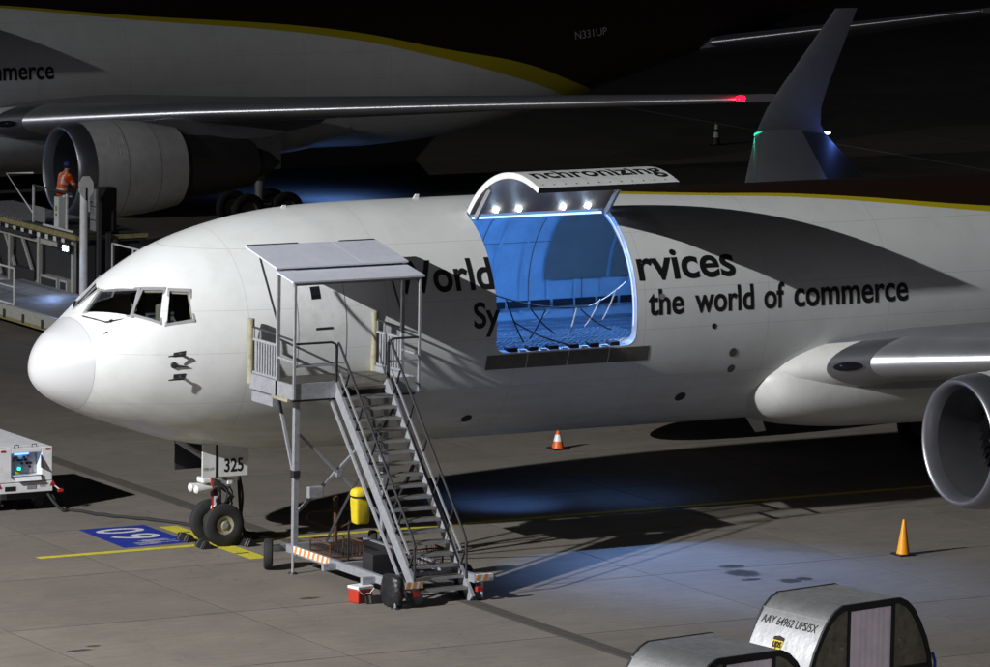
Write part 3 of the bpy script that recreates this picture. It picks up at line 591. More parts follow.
        mg = MB().tube([(gx,gy,3.6),(gx,gy,1.9),(gx,gy,.85)],[.2,.19,.15],12).build('main_gear', M['grey'], t, True)
        MB().tube([(gx-.85,gy,.62),(gx,gy,.8),(gx+.85,gy,.62)],.12,10).build('bogie_beam', M['grey'], mg, True)
        MB().tube([(gx,gy,2.6),(gx+.2,gy-sd*1.6,3.2)],.09,8).build('side_brace', M['grey'], mg, True)
        box('gear_door', M['cream'], mg, gx-.5,gx+.6,gy+sd*.3-.02,gy+sd*.3+.02,1.9,3.6)
        for dx in (-.71,.71):
            for dy in (-.57,.57):
                wc = (gx+dx,gy+dy,.585)
                wheel(mg, wc, .585,.42,.27,M['rim'])
        # tailplane
        hs = [(0,45.5,5.6,5.0,.1),(9.3,52.4,2.0,6.85,.09)]
        st = MB().loft(wing_rings(hs, sd, foil(12,.06)), True, True).build('tailplane', M['wingm'], t, True)
        MB().loft(wing_rings([(1.4,46.53,5.06,5.28,.102),hs[1]], sd, foil(8,.065,True)), False).build('tailplane_leading_edge', M['lip'], st, True)
    fin = []
    for (z,xl,c,th) in ((7.0,42.5,8.3,.1),(8,44.0,7.4,.1),(16,52.2,2.9,.09)): fin.append([V((xl+c*u,c*th*v,z)) for u,v in foil(12,0)])
    MB().loft(fin, True, True).build('tail_fin', M['brown'], t, True)
    # nose gear
    gx = 4.485
    ng = MB().tube([(gx-.1,0,2.4),(gx-.05,0,1.5),(gx,0,.85),(gx,0,.47)],[.14,.13,.1,.09],14).build('nose_gear', M['grey'], t, True)
    MB().tube([(gx,-.42,.47),(gx,.42,.47)],.07,10).build('axle', M['grey'], ng, True)
    MB().tube([(gx+.05,0,1.3),(gx+.38,0,1.02),(gx+.06,0,.66)],.045,8).build('torque_link', M['dark'], ng, True)
    MB().tube([(gx-.05,0,1.75),(gx-1.0,0,2.35)],.06,8).build('drag_strut', M['grey'], ng, True)
    MB().box(gx-.22,gx+.2,-.24,.24,1.28,1.48).build('steering_block', M['grey'], ng, bevel=.03)
    for k,(a,b) in enumerate((((gx-.1,-.2,1.4),(gx+.25,-.25,.9)),((gx+.1,-.15,1.5),(gx+.3,-.1,.8)),((gx-.18,-.12,1.45),(gx-.12,-.16,.7)))): tube('hydraulic_line', M['dark'], ng, [a,(V(a)+V(b))/2+V((.08,-.06,0)),b], .016, 6)
    tube('red_ribbon', M['redp'], ng, [(gx-.3,-.3,1.55),(gx-.28,-.34,1.1),(gx-.3,-.38,.72)], .022, 5)
    for y in (-.36,-.08):
        p = V((gx-.6,y,1.3)); MB().lathe([(-.12,.07),(-.09,.095),(.1,.09),(.28,.05)], p, 'x', 14, True).build('taxi_light', M['cream'], ng, True)
    MB().box(gx-.5,gx-.2,-.3,.02,1.4,1.52).build('taxi_light_mount', M['cream'], ng, bevel=.03)
    MB().lathe([(1.5,.17),(1.55,.2),(1.68,.2),(1.72,.17)], (gx-.04,0,0), 'z', 16, True).build('steering_collar', M['dark'], ng, True)
    MB().tube([(gx-.15,-.3,1.6),(gx+.3,-.3,1.6)],.06,10).build('steering_actuator', M['grey'], ng, True)
    MB().box(gx+.12,gx+.3,-.27,-.12,1.34,1.46).build('junction_box', M['cream'], ng, bevel=.01); MB().box(gx-.3,gx-.16,-.34,-.26,1.12,1.26).build('junction_box', M['dark'], ng, bevel=.01)
    for k in range(5):
        a = R(40+k*28); tube('brake_hose', M['dark'], ng, [(gx-.1+.09*k,-.24+.03*k,1.42),(gx+.1+.08*math.cos(a),-.34,1.15-.04*k),(gx+.14-.06*k,-.2,.8)], .012, 5)
    MB().lathe([(.7,.12),(.74,.14),(.82,.14),(.86,.12)], (gx,0,0), 'z', 14, True).build('strut_collar', M['cream'], ng, True)
    for y in (-.33,.33): wheel(ng, (gx,y,.47), .47,.28,.22,M['rim'])
    for y in (-.55,.55):
        nd = box('nose_gear_door', M['cream'] if y < 0 else M['dark'], t, 3.72 if y > 0 else 3.83,4.94,y-.018,y+.018,1.6 if y > 0 else 1.57,2.32,.01)
        if y < 0:
            box('door_gap', M['black'], nd, 4.15,4.21,y-.024,y-.019,1.57,2.3)
            flat_text('fleet_number', '325', (4.36,y-.022,1.67), (1,0,0), (0,0,1), .46,.3, M['ink'], nd, offset=.02)
            flat_text('small_notice', 'STEER LIMIT', (3.86,y-.022,1.73), (1,0,0), (0,0,1), .26,.06, M['ink'], nd)
    MB().prism([(17.95,2.15),(18.4,2.15),(18.62,1.62),(18.35,1.6)], 'y', -.03,.03).build('drain_mast', M['cream'], t, bevel=.01)
    for x,z in ((5.9,7.25),(9.2,7.36)): MB().prism([(x,z-.05),(x+.16,z-.05),(x+.18,z+.1),(x+.1,z+.1)], 'y', -.02,.02).build('blade_antenna', M['cream'], t)
    return t
def wheel(parent, c, r_, rr, wd, rimm, ax='y', rz=0):
    h = wd/2; c = V(c)
    tm = MB().lathe([(-h*.72,rr*.72),(-h,rr*1.0),(-h*.98,r_*.86),(-h*.72,r_*.97),(-h*.3,r_),(h*.3,r_),(h*.72,r_*.97),(h*.98,r_*.86),(h,rr*1.0),(h*.72,rr*.72)], (0,0,0), ax, 36)
    rm = MB().lathe([(-h*.55,.02),(-h*.7,.07*r_/.47),(-h*.45,.1*r_/.47),(-h*.4,rr*.5),(-h*.62,rr*.62),(-h*.74,rr*.74),(h*.74,rr*.74),(h*.62,rr*.62),(h*.4,rr*.5),(h*.45,.1),(h*.55,.02)], (0,0,0), ax, 28)
    org = V((0,0,0)); q = parent
    while q: org += q.location; q = q.parent
    for nm, m_, mt in (('tyre',tm,M['rubber']),('rim',rm,rimm)):
        o = m_.build(nm, mt, None, True, ang=40); o.parent = parent; o.location = c-org; o.rotation_euler[2] = rz
BELLYW = 110
DOOR_ANG, DOORW, HOLDW = 79.5, 1300, 100
near = aircraft()
back = dup(near, skip=('drain_mast',)); back.location = (5.53, 57.05, 0)
back['label'] = 'dimly lit cargo aircraft parked behind, its engine and dark brown tail showing'
tag(near, group='parked cargo aircraft'); tag(back, group='parked cargo aircraft')
for ch in list(back.children):
    if ch.name.startswith('nose_gear_door'):
        for s_ in list(ch.children):
            if s_.name.startswith('fleet_number'): bpy.data.objects.remove(s_)
for pl, s in ((back,'N331UP'),(near,'N325UP')):
    o = curved_text('registration', s, 40.6,41.95,5.27,.32,M['netw'],pl,'N'); 
# winglets on the near aircraft
M['wlet'] = mat('winglet_paint', (.085,.085,.1), .5)
for sd in (-1,1):
    wn = [(23.78,33.47,2.35,5.68,.1,0),(24.35,33.95,2.1,5.85,.09,.5),(24.8,34.5,1.85,6.3,.09,1.1),(25.0,35.1,1.6,6.9,.08,1.25),(25.4,37.15,.75,9.05,.08,1.28)]
    rings = []
    for (y,xl,c,z,th,cant) in wn:
        rings.append([V((xl+c*u, sd*(y-math.sin(cant)*c*th*v), z+math.cos(cant)*c*th*v)) for u,v in foil(14,0)])
    MB().loft(rings, True, True).build('winglet', M['wlet'], near, True)
    tl = MB().lathe([(0,.03),(.2,.05),(.28,.03),(.3,.005)], (35.8,sd*23.9,5.66), 'x', 10, True).build('tail_light', M['navw'], near, True)
    l = bpy.data.lights.new('tail_light', 'POINT'); l.energy = 14; l.color = (.12,.25,1); l.shadow_soft_size = .03
    lo = bpy.data.objects.new('tail_light_glow', l); link(lo); lo.parent = near; lo.location = (36.25,sd*23.75,5.95)
# ---------------------------------------------------------------- covered boarding stairs
ST = empty('boarding_stairs', (5.6,-5.2,0), 'grey towable boarding stairs with flat canopy pushed against the aircraft nose', 'boarding stairs')
G = M['galv']; X0, X1, YF, YB, ZP = 3.95, 7.0, -4.45, -2.5, 4.0; SX0, SX1 = 5.0, 6.22
def stair_p(t): return V((0, -4.45-3.6*t, 3.98-3.83*t))
pf = box('platform_deck', M['scuff'], ST, X0+.03,X1-.03,YF+.03,YB,ZP-.06,ZP)
box('platform_beam', G, ST, X0,X0+.06,YF,YB,ZP-.2,ZP+.12); box('platform_beam', G, ST, X1-.06,X1,YF,YB,ZP-.2,ZP+.12)
box('platform_beam', G, ST, X0+.06,SX0,YF,YF+.05,ZP-.2,ZP+.14); box('platform_beam', G, ST, SX1,X1-.06,YF,YF+.05,ZP-.2,ZP+.14)
box('platform_beam', M['dark'], ST, X0+.06,X1-.06,YF+.1,YF+.2,ZP-.26,ZP-.062); box('platform_beam', M['dark'], ST, X0+.06,X1-.06,YB-.2,YB-.08,ZP-.26,ZP-.062)
box('yellow_beam_end', M['yell2'], ST, X0-.005,X0+.5,YF+.22,YF+.95,ZP-.27,ZP-.205)
for x in (X0, X1-.07):
    MB().tube([(x+.035,YB+.02,ZP-.1),(x+.035,YB+.02,ZP+1.28)], .075, 12).build('bumper_post', M['yell2'], ST, True)
    box('canopy_post', G, ST, x,x+.07,-3.74,-3.67,ZP-.2,6.5); box('canopy_post', G, ST, x+.01,x+.06,YF-.03,YF+.02,ZP-.18,6.29)
    # slatted side panel and rails
    pa = bar('slat_rail', G, ST, (x+.035,YB-.1,ZP+.86),(x+.035,-3.66,ZP+.86),.04,.05); bar('slat_rail', G, ST, (x+.035,YB-.1,ZP+.16),(x+.035,-3.66,ZP+.16),.04,.05)
    for k in range(9): box('slat', G, pa, x+.022,x+.048,YB-.22-k*.115-.055,YB-.22-k*.115,ZP+.18,ZP+.84)
    bar('side_rail', M['dark'], ST, (x+.035,YB,ZP+1.12),(x+.035,YF,ZP+1.05),.035); bar('side_rail', G, ST, (x+.035,-3.74,ZP+.62),(x+.035,YF,ZP+.6),.04)
    for y in (YB-.12,YB-.42): bar('rail_post', G, ST, (x+.035,y,ZP+.86),(x+.035,y,ZP+1.11),.03)
    bar('canopy_strut', M['dark'], ST, (x+.035,-3.68,ZP+1.35),(x+.035,-2.85,6.62),.035)
    bar('lower_bracket', G, ST, (x+.035,YB-.15,ZP-.34),(x+.035,-3.6,ZP-.34),.12,.22)
# canopy: two flat sheets
def slab4(name, m, a, b, c, d, th):
    n = (V(b)-V(a)).cross(V(d)-V(a)).normalized()*th
    if n.z > 0: n = -n
    P = [V(p) for p in (a,b,c,d)]; return MB().add(P+[p+n for p in P], [(0,1,2,3),(7,6,5,4),(0,4,5,1),(1,5,6,2),(2,6,7,3),(3,7,4,0)]).build(name, m, ST)
for a, b in ((X0-.06,X0+2.0),(X0+2.008,X1+.05)):
    slab4('roof_sheet', M['roofm'], (a,-3.78,6.52),(b,-3.78,6.52),(b,-2.33,6.82),(a,-2.33,6.82),.035)
slab4('roof_sheet', M['roofm'], (X0-.04,YF-.06,6.3),(X1+.05,YF-.06,6.3),(X1+.05,-3.72,6.44),(X0-.04,-3.72,6.44),.035)
bar('roof_beam', M['dark'], ST, (X0,-3.7,6.47),(X1,-3.7,6.47),.05,.05); bar('roof_beam', G, ST, (X0,YF,6.235),(X1,YF,6.235),.05,.05); bar('roof_beam', M['black'], ST, (X0+.0,-2.33,6.8),(X0+1.2,-2.33,6.8),.05,.07); bar('roof_beam', M['black'], ST, (X0+2.2,-2.33,6.8),(X1,-2.33,6.8),.05,.07)
# front gates either side of the stair head
for a, b in ((X0+.04,SX0-.02),(SX1+.02,X1-.04)):
    inner = b if a < 5 else a; outer = a if a < 5 else b
    s_ = 1 if inner > outer else -1
    MB().tube([(outer,YF,ZP+.98),(inner-s_*.12,YF,ZP+.98),(inner-s_*.03,YF,ZP+.94),(inner,YF,ZP+.84),(inner,YF,ZP-.1)], .025, 8).build('gate_rail', M['dark'], ST, True)
    bar('gate_rail', G, ST, (outer,YF,ZP+.5),(inner,YF,ZP+.5),.035)
# flight of steps
NS = 18
for k in range(NS):
    t = (k+.8)/(NS+.4); p = stair_p(t)
    sm_ = MB().box(SX0+.05,SX1-.05,p.y-.13,p.y+.13,p.z-.025,p.z+.02); stp = sm_.build('step', M['scuff'], ST)
    box('nosing', G, stp, SX0+.05,SX1-.05,p.y-.15,p.y-.131,p.z-.035,p.z+.022)
for x in (SX0, SX1):
    a, b = stair_p(-.02), stair_p(1.03)
    bar('stringer', G, ST, (x,a.y,a.z),(x,b.y,b.z),.07,.24)
    a, b = stair_p(.0), stair_p(.97); sx = x-.1 if x == SX0 else x+.08
    bar('lower_chord', M['dark'] if x == SX1 else G, ST, (sx,a.y+.12,a.z-.2),(sx,b.y+.12,b.z-.2),.045,.06)
    a, b = stair_p(.0)+V((0,0,.98)), stair_p(.93)+V((0,0,.95)); e = stair_p(1.02)
    MB().tube([(x,YF+.02,3.95),(x,YF+.0,4.9),(x,a.y-.06,a.z),(x,a.y-.14,a.z-.06),(x,b.y,b.z),(x,b.y-.1,b.z-.16),(x,b.y-.14,.12)], .027, 8).build('handrail', M['dark'], ST, True)
    a, b = stair_p(.04)+V((0,0,.5)), stair_p(.9)+V((0,0,.45)); bar('mid_rail', G, ST, (x,a.y,a.z),(x,b.y,b.z),.035)
    for k in range(6):
        t = .06+k*.165; q = stair_p(t); bar('baluster', M['dark'], ST, (x,q.y,q.z),(x,q.y-.32,q.z+.62),.032)
# supporting frame
for x in (4.48,6.62):
    bar('leg', G, ST, (x,-3.62,.42),(x,-3.62,3.78),.11); box('leg_sleeve', M['dark'], ST, x-.075,x+.075,-3.7,-3.54,2.0,2.16)
    bar('leg_brace', G, ST, (x,-3.6,1.95),(x-.0,-2.75,3.74),.06)
bar('cross_brace', G, ST, (4.5,-3.55,3.0),(6.6,-3.55,1.05),.07,.05); bar('cross_brace', G, ST, (4.5,-3.5,1.15),(6.6,-3.5,3.0),.07,.05)
box('brace_plate', G, ST, 5.5,5.62,-3.59,-3.45,1.95,2.1); box('equipment_box', G, ST, 4.75,5.1,-3.75,-3.62,1.55,1.8,.02)
bar('rear_strut', M['dark'], ST, (6.5,-3.7,.5),(6.3,-5.6,2.6),.06); bar('rear_strut', M['dark'], ST, (5.2,-3.7,.6),(6.2,-4.8,3.6),.05)
# chassis
for x in (4.45,6.3):
    bar('chassis_rail', G, ST, (x,-3.4,.47),(x,-8.2,.47),.1,.17)
for y in (-3.2,-5.6,-7.3): bar('chassis_cross', G, ST, (4.1,y,.44),(6.6,y,.44),.1,.14)
box('chassis_tray', M['dark'], ST, 4.9,6.5,-4.9,-3.55,.5,.54)
bt = box('battery_box', M['dark'], ST, 4.65,5.35,-6.75,-6.3,.42,.85,.02)
for (x,y) in ((4.08,-3.2),(6.6,-3.2),(4.42,-8.0),(6.45,-7.45)):
    wheel(ST, (x,y,.33), .33,.2,.2,M['grey'],'x',R(-28 if y > -4 else 0))
tb = MB(); 
for k in range(14):
    for s_ in (0,1): pass
tp = []
for i in range(9):
    u = i/8; rr = .3+.1*math.sin(u*3)+.03*(i%2)
    tp.append([V((4.42+rr*.42*math.cos(a)*(1+.12*math.sin(5*a+i)), -8.04+rr*.95*math.sin(a)*(1+.1*math.sin(4*a+2*i)), .03+.62*u)) for a in [2*math.pi*j/18 for j in range(18)]])
MB().loft(tp, True, True).build('wheel_cover', M['tarp'], ST, True, ang=70)
# hazard boards with stripes, jacks, baskets
def hazard(p, d, ln, ht, n):
    p, d = V(p), V(d).normalized(); nn = d.cross(V((0,0,1))).normalized()
    if nn.y > 0 and abs(nn.y) > .3: nn = -nn
    if abs(nn.y) <= .3 and nn.x > 0: nn = -nn
    q = MB().add([p,p+d*ln,p+d*ln+V((0,0,ht)),p+V((0,0,ht))],[(0,1,2,3)]).build('hazard_board', M['whitep'], ST)
    for k in range(n):
        a = ln*(k+.15)/n; w_ = ln*.45/n; s2 = ln*.3/n
        MB().add([p+d*a+nn*.004, p+d*(a+w_)+nn*.004, p+d*(a+w_+s2)+nn*.004+V((0,0,ht)), p+d*(a+s2)+nn*.004+V((0,0,ht))],[(0,1,2,3)]).build('stripe', M['stripe'], q)
hazard((4.39,-3.75,.42),(0,-1,0),1.6,.15,8); hazard((4.5,-8.42,.42),(1,0,0),.42,.14,3); hazard((6.2,-8.3,.44),(1,0,0),.34,.13,2)
box('rear_marker', M['gpu'], ST, 6.3,6.66,-8.28,-8.18,.42,.56); box('rear_lamp', M['redp'], ST, 4.72,4.86,-8.4,-8.3,.24,.33); box('rear_lamp', M['redp'], ST, 6.3,6.44,-8.26,-8.16,.2,.3)
for (x,y) in ((4.3,-3.9),(4.35,-8.3),(6.5,-8.1)):
    j = MB().tube([(x,y,.02),(x,y,.45)],.03,8).build('jack', G, ST, True); MB().lathe([(0,.1),(.03,.09)],(x,y,0),'z',12,True).build('jack_foot', M['dark'], j)
def basket(x0,x1,y0,y1,z0,z1):
    b_ = MB()
    for z in (z0,z1):
        for a,b in (((x0,y0),(x1,y0)),((x1,y0),(x1,y1)),((x1,y1),(x0,y1)),((x0,y1),(x0,y0))): b_.bar((*a,z),(*b,z),.03,.03)
    for a in ((x0,y0),(x1,y0),(x1,y1),(x0,y1)): b_.bar((*a,z0),(*a,z1),.03,.03)
    n = 9
    for k in range(1,n):
        y = y0+(y1-y0)*k/n; b_.bar((x0,y,z0),(x0,y,z1),.008,.008); b_.bar((x1,y,z0),(x1,y,z1),.008,.008)
        x = x0+(x1-x0)*k/n; b_.bar((x,y0,z0),(x,y0,z1),.008,.008); b_.bar((x,y0,z0),(x,y1,z0),.008,.008)
    b_.build('wire_basket', M['rust'], ST)
basket(4.55,5.35,-5.1,-4.2,.52,.8); basket(5.6,6.4,-6.6,-5.9,.52,.85)
tb = MB().tube([(5.55,-3.45,.5),(5.55,-3.45,1.45)],.05,10); tb.lathe([(1.42,.02),(1.44,.07),(1.5,.07),(1.53,.02)],(5.55,-3.45,0),'z',10,True)
tb.tube([(5.55-.05,-3.45,1.22),(5.0,-3.45,1.22),(4.88,-3.45,1.15),(4.88,-3.45,1.05),(5.5,-3.45,.8),(5.6,-3.45,.8),(6.2,-3.45,1.02),(6.24,-3.45,1.14),(6.12,-3.45,1.22),(5.6,-3.45,1.22)],.025,8)
tb.build('tow_handle', M['rust'], ST, True)
bar('lever', M['dark'], ST, (4.62,-5.75,.55),(4.66,-5.7,1.4),.03)
# yellow bucket hung on the stairs, cooler, chocks
bk = empty('yellow_bucket', (4.9,-5.75,1.3), 'tall yellow tub with black lid strap hung on the side of the boarding stairs', 'bucket')
pr = []
for z,a,b in ((1.34,.14,.12),(1.38,.16,.14),(1.8,.185,.16),(1.88,.185,.16)): pr.append([V((4.9+a*math.copysign(abs(math.cos(t))**.32,math.cos(t)),-5.75+b*math.copysign(abs(math.sin(t))**.32,math.sin(t)),z)) for t in [2*math.pi*k/28 for k in range(28)]])
MB().loft(pr, True, True).build('tub', M['yellow'], bk, True, ang=50)
pr = []
for z,a in ((1.93,.19),(1.98,.195),(2.05,.17),(2.09,.1)): pr.append([V((4.88+a*math.copysign(abs(math.cos(t))**.6,math.cos(t)),-5.75+a*.85*math.copysign(abs(math.sin(t))**.6,math.sin(t)),z)) for t in [2*math.pi*k/28 for k in range(28)]])
ld = MB().loft(pr, True, True).build('lid', M['yellow'], bk, True, ang=50)
MB().lathe([(1.88,.19),(1.93,.19)],(4.9,-5.75,0),'z',24).build('black_band', M['black'], bk); box('hook_plate', M['dark'], bk, 4.98,5.09,-5.98,-5.9,1.6,2.0)
co = empty('cooler_box', (4.08,-7.3,0), 'small red cooler box with white lid on the ground beside the stairs wheel', 'cooler', rz=R(12))
def cbox(name, m, parent, x0,x1,y0,y1,z0,z1,bevel):
    me = MB().box(x0,x1,y0,y1,z0,z1).build(name, m, None, bevel=bevel); me.parent = parent; return me
b_ = cbox('cooler_body', M['red'], co, -.2,.2,-.16,.16,.004,.29,.025); cbox('lid', M['whitep'], co, -.215,.215,-.175,.175,.292,.36,.02)
hd = MB().tube([(-.21,-.185,.3),(-.1,-.19,.2),(.1,-.19,.2),(.21,-.185,.3)],.012,6).build('handle', M['whitep'], None, True); hd.parent = co
def chock(x,y,rz,label):
    c = empty('wheel_chock', (x,y,0), label, 'chock', 'wheel chocks', rz)
    o = MB().prism([(-.13,.003),(.13,.003),(.03,.16),(-.05,.16)],'y',-.24,.24).build('block', M['black'], None, bevel=.015); o.parent = c
    for y_ in (-.14,.14):
        o = MB().prism([(-.134,.02),(-.053,.155),(-.046,.165),(.03,.165),(.036,.155),(.14,.02)],'y',y_-.02,y_+.02).build('reflective_strip', M['scuff'], None); o.parent = c
chock(4.05,.62,R(3),'black rubber chock ahead of the far nose wheel'); chock(4.02,-.3,R(-5),'black rubber chock ahead of the near nose wheel'); chock(4.98,-.42,R(8),'black rubber chock behind the nose wheels'); chock(4.32,-7.5,R(80),'small black chock beside the red cooler at the stairs wheel')
# ---------------------------------------------------------------- traffic cones
def cone(loc, h, r0, label, m, bands, base):
    c = empty('traffic_cone', loc, label, 'cone', 'traffic cones on the apron'); x,y,_ = loc
    box('base', M['black'], c, x-base,x+base,y-base,y+base,.002,.035,.01)
    MB().lathe([(.034,r0),(.08,r0*.92),(h*.97,.035),(h,.025)],(x,y,0),'z',32,True).build('cone_body', m, c, True, ang=50)
    for a,b in bands:
        rr = lambda t: r0*.92+(.035-r0*.92)*(t-.08)/(h*.97-.08)+.004
        MB().lathe([(a,rr(a)),(b,rr(b))],(x,y,0),'z',32).build('white_band', M['whitep'], c, True)
    return c
cone((17.5,-7.35,0), .78, .15, 'plain orange-yellow traffic cone on the open apron near the engine', mat('cone_orange', (.9,.36,.012), .45, dirt=.12), [], .2)
cone((18.05,8.36,0), .47, .15, 'short red-orange traffic cone with white band beyond the fuselage', mat('cone_red', (.8,.13,.02), .45, dirt=.12), [(.2,.36)], .21)
cone((61.4,69.8,0), .95, .17, 'distant dark striped traffic cone under the rear aircraft wing tip', mat('cone_dark', (.1,.03,.02), .5), [(.3,.5),(.62,.8)], .22)
# ---------------------------------------------------------------- ground power unit and cable
gp = empty('ground_power_unit', (2.38,6.8,0), 'white ground power trailer with a lit control panel, at the left edge', 'power unit')
x0,x1,y0,y1 = 1.72,3.04,5.3,8.4
def gbox(n,m,*a,bevel=.012,parent=gp): return box(n,m,parent,*a,bevel=bevel)
g_ = M['gpu']
gbox('cabinet', g_, x0,x1,y0+.32,y1,.5,1.47,bevel=.03)
# front face built round a recessed panel
gbox('front_frame', g_, x0,2.03,y0,y0+.318,.7,1.468); gbox('front_frame', g_, 2.78,x1,y0,y0+.318,.7,1.468); gbox('front_frame', g_, 2.032,2.778,y0,y0+.318,1.36,1.468); gbox('front_frame', g_, 2.032,2.778,y0,y0+.318,.7,.84)
pn = gbox('control_panel', M['grey'], 2.035,2.775,y0+.27,y0+.31,.842,1.358)
for k in range(14):
    cx, cz = random.uniform(2.2,2.7), random.choice((1.0,1.08,1.16,1.22)); MB().lathe([(-.03,.026),(0,.03)],(cx,y0+.268,cz),'y',10,True).build('dial', M['black'], pn)
box('panel_light', M['ledb'], pn, 2.22,2.55,y0+.2,y0+.26,1.29,1.33); box('status_light', M['ledg'], pn, 2.31,2.37,y0+.24,y0+.268,.93,.99); box('red_button', M['redp'], pn, 2.55,2.59,y0+.24,y0+.268,1.22,1.26)
l = bpy.data.lights.new('panel_light','POINT'); l.energy = .5; l.color = (.2,.45,1); l.shadow_soft_size = .05
lo = bpy.data.objects.new('panel_glow', l); link(lo); lo.parent = gp; lo.location = V((2.4,y0+.16,1.25))-gp.location
o = MB().bar((2.03,y0-.02,.82),(2.78,y0-.02,.82),.04,.05).build('flap_edge', M['dark'], gp); MB().add([(2.06,y0-.005,.86),(2.75,y0-.005,.86),(2.72,y0-.13,.74),(2.09,y0-.13,.74)],[(0,1,2,3)]).build('open_flap', g_, gp)
for s in (2.05,2.76): MB().prism([(y0-.005,1.3),(y0-.005,1.0),(y0-.12,1.02)],'x',s-.008,s+.008).build('panel_bracket', M['dark'], gp)
gbox('bumper_panel', g_, x0,x1,y0-.03,y0-.004,.46,.69); box('number_plate', M['ink'], gp, 1.86,2.12,y0-.042,y0-.032,.52,.62); box('badge', M['yellow'], gp, 2.13,2.25,y0-.01,y0-.006,.9,.98)
box('hatch_plate', M['grey'], gp, 2.4,2.62,y0-.042,y0-.032,.54,.64); flat_text('small_notice','GPU',(2.72,y0-.034,.57),(1,0,0),(0,0,1),.16,.05,M['ink'],gp)
for s in (x0+.1,x1-.12): box('marker_lamp', M['redp'], gp, s-.05,s+.06,y0-.012,y0-.002,1.4,1.44)
for s in (x0,x1): MB().add([(s-.08,y0-.035,.58),(s+.08,y0-.035,.58),(s,y0-.035,.72)],[(0,1,2)]).build('triangle_reflector', M['redp'], gp)
bar('mud_flap_bracket', g_, gp, (x1,y0,.62),(x1+.2,y0-.05,.45),.03,.03); box('side_lamp', M['redp'], gp, x1+.12,x1+.24,y0-.08,y0-.02,.43,.5)
for s in (2.2,2.64): tube('lifting_eye', M['dark'], gp, [(s-.06,y0+.1,1.465),(s-.05,y0+.1,1.53),(s+.05,y0+.1,1.53),(s+.06,y0+.1,1.465)], .012, 6)
MB().lathe([(0,.07),(.12,.06),(.16,.02)],(1.86,6.6,1.47),'z',12,True).build('beacon', M['redp'], gp, True)
gbox('chassis', M['dark'], x0+.1,x1-.1,y0+.1,y1-.1,.3,.498)
for s in (x0+.14,x1-.14):
    for y in (y0+.55,y1-.6): wheel(gp,(s,y,.28),.28,.17,.2,M['grey'],'x')
bar('tow_bar', M['dark'], gp, (2.38,y1,.35),(2.38,y1+1.3,.3),.08,.08)
cb = [(2.95,5.35,.4),(3.05,5.2,.2),(3.2,5.05,.04),(3.43,4.93,.04),(3.72,4.2,.04),(4.1,3.7,.04),(4.45,3.15,.04),(4.8,2.6,.04),(4.95,2.1,.04),(5.3,1.5,.04),(5.6,1.0,.045),(5.72,.5,.05),(5.5,.1,.05),(5.2,0,.1),(5.06,-.05,.5),(4.98,-.08,1.2),(4.92,-.08,2.05)]
pts = []
for i in range(len(cb)-1):
    for k in range(5):
        u = k/5; p0,p1,p2,p3 = [V(cb[max(0,min(len(cb)-1,j))]) for j in (i-1,i,i+1,i+2)]
        p = .5*((2*p1)+(p2-p0)*u+(2*p0-5*p1+4*p2-p3)*u*u+(3*p1-p0-3*p2+p3)*u**3)
        pts.append(p+V((.03*math.sin(i*2.1+k),.03*math.cos(i*1.3+k*1.4),0)) if .02 < p.z < .06 else p)
cab = MB().tube(pts,.035,8).build('power_cable', M['rubber'], None, True)
tag(cab, 'thick black power cable lying from the ground power unit to the nose gear', 'cable')
cab2 = MB().tube([p+V((.06+.04*math.sin(i*.7),.05,-.003 if p.z < .06 else 0)) for i,p in enumerate(pts)],.025,8).build('power_cable', M['rubber'], None, True)
tag(cab2, 'thinner black cable twisted alongside the thick one to the nose gear', 'cable')
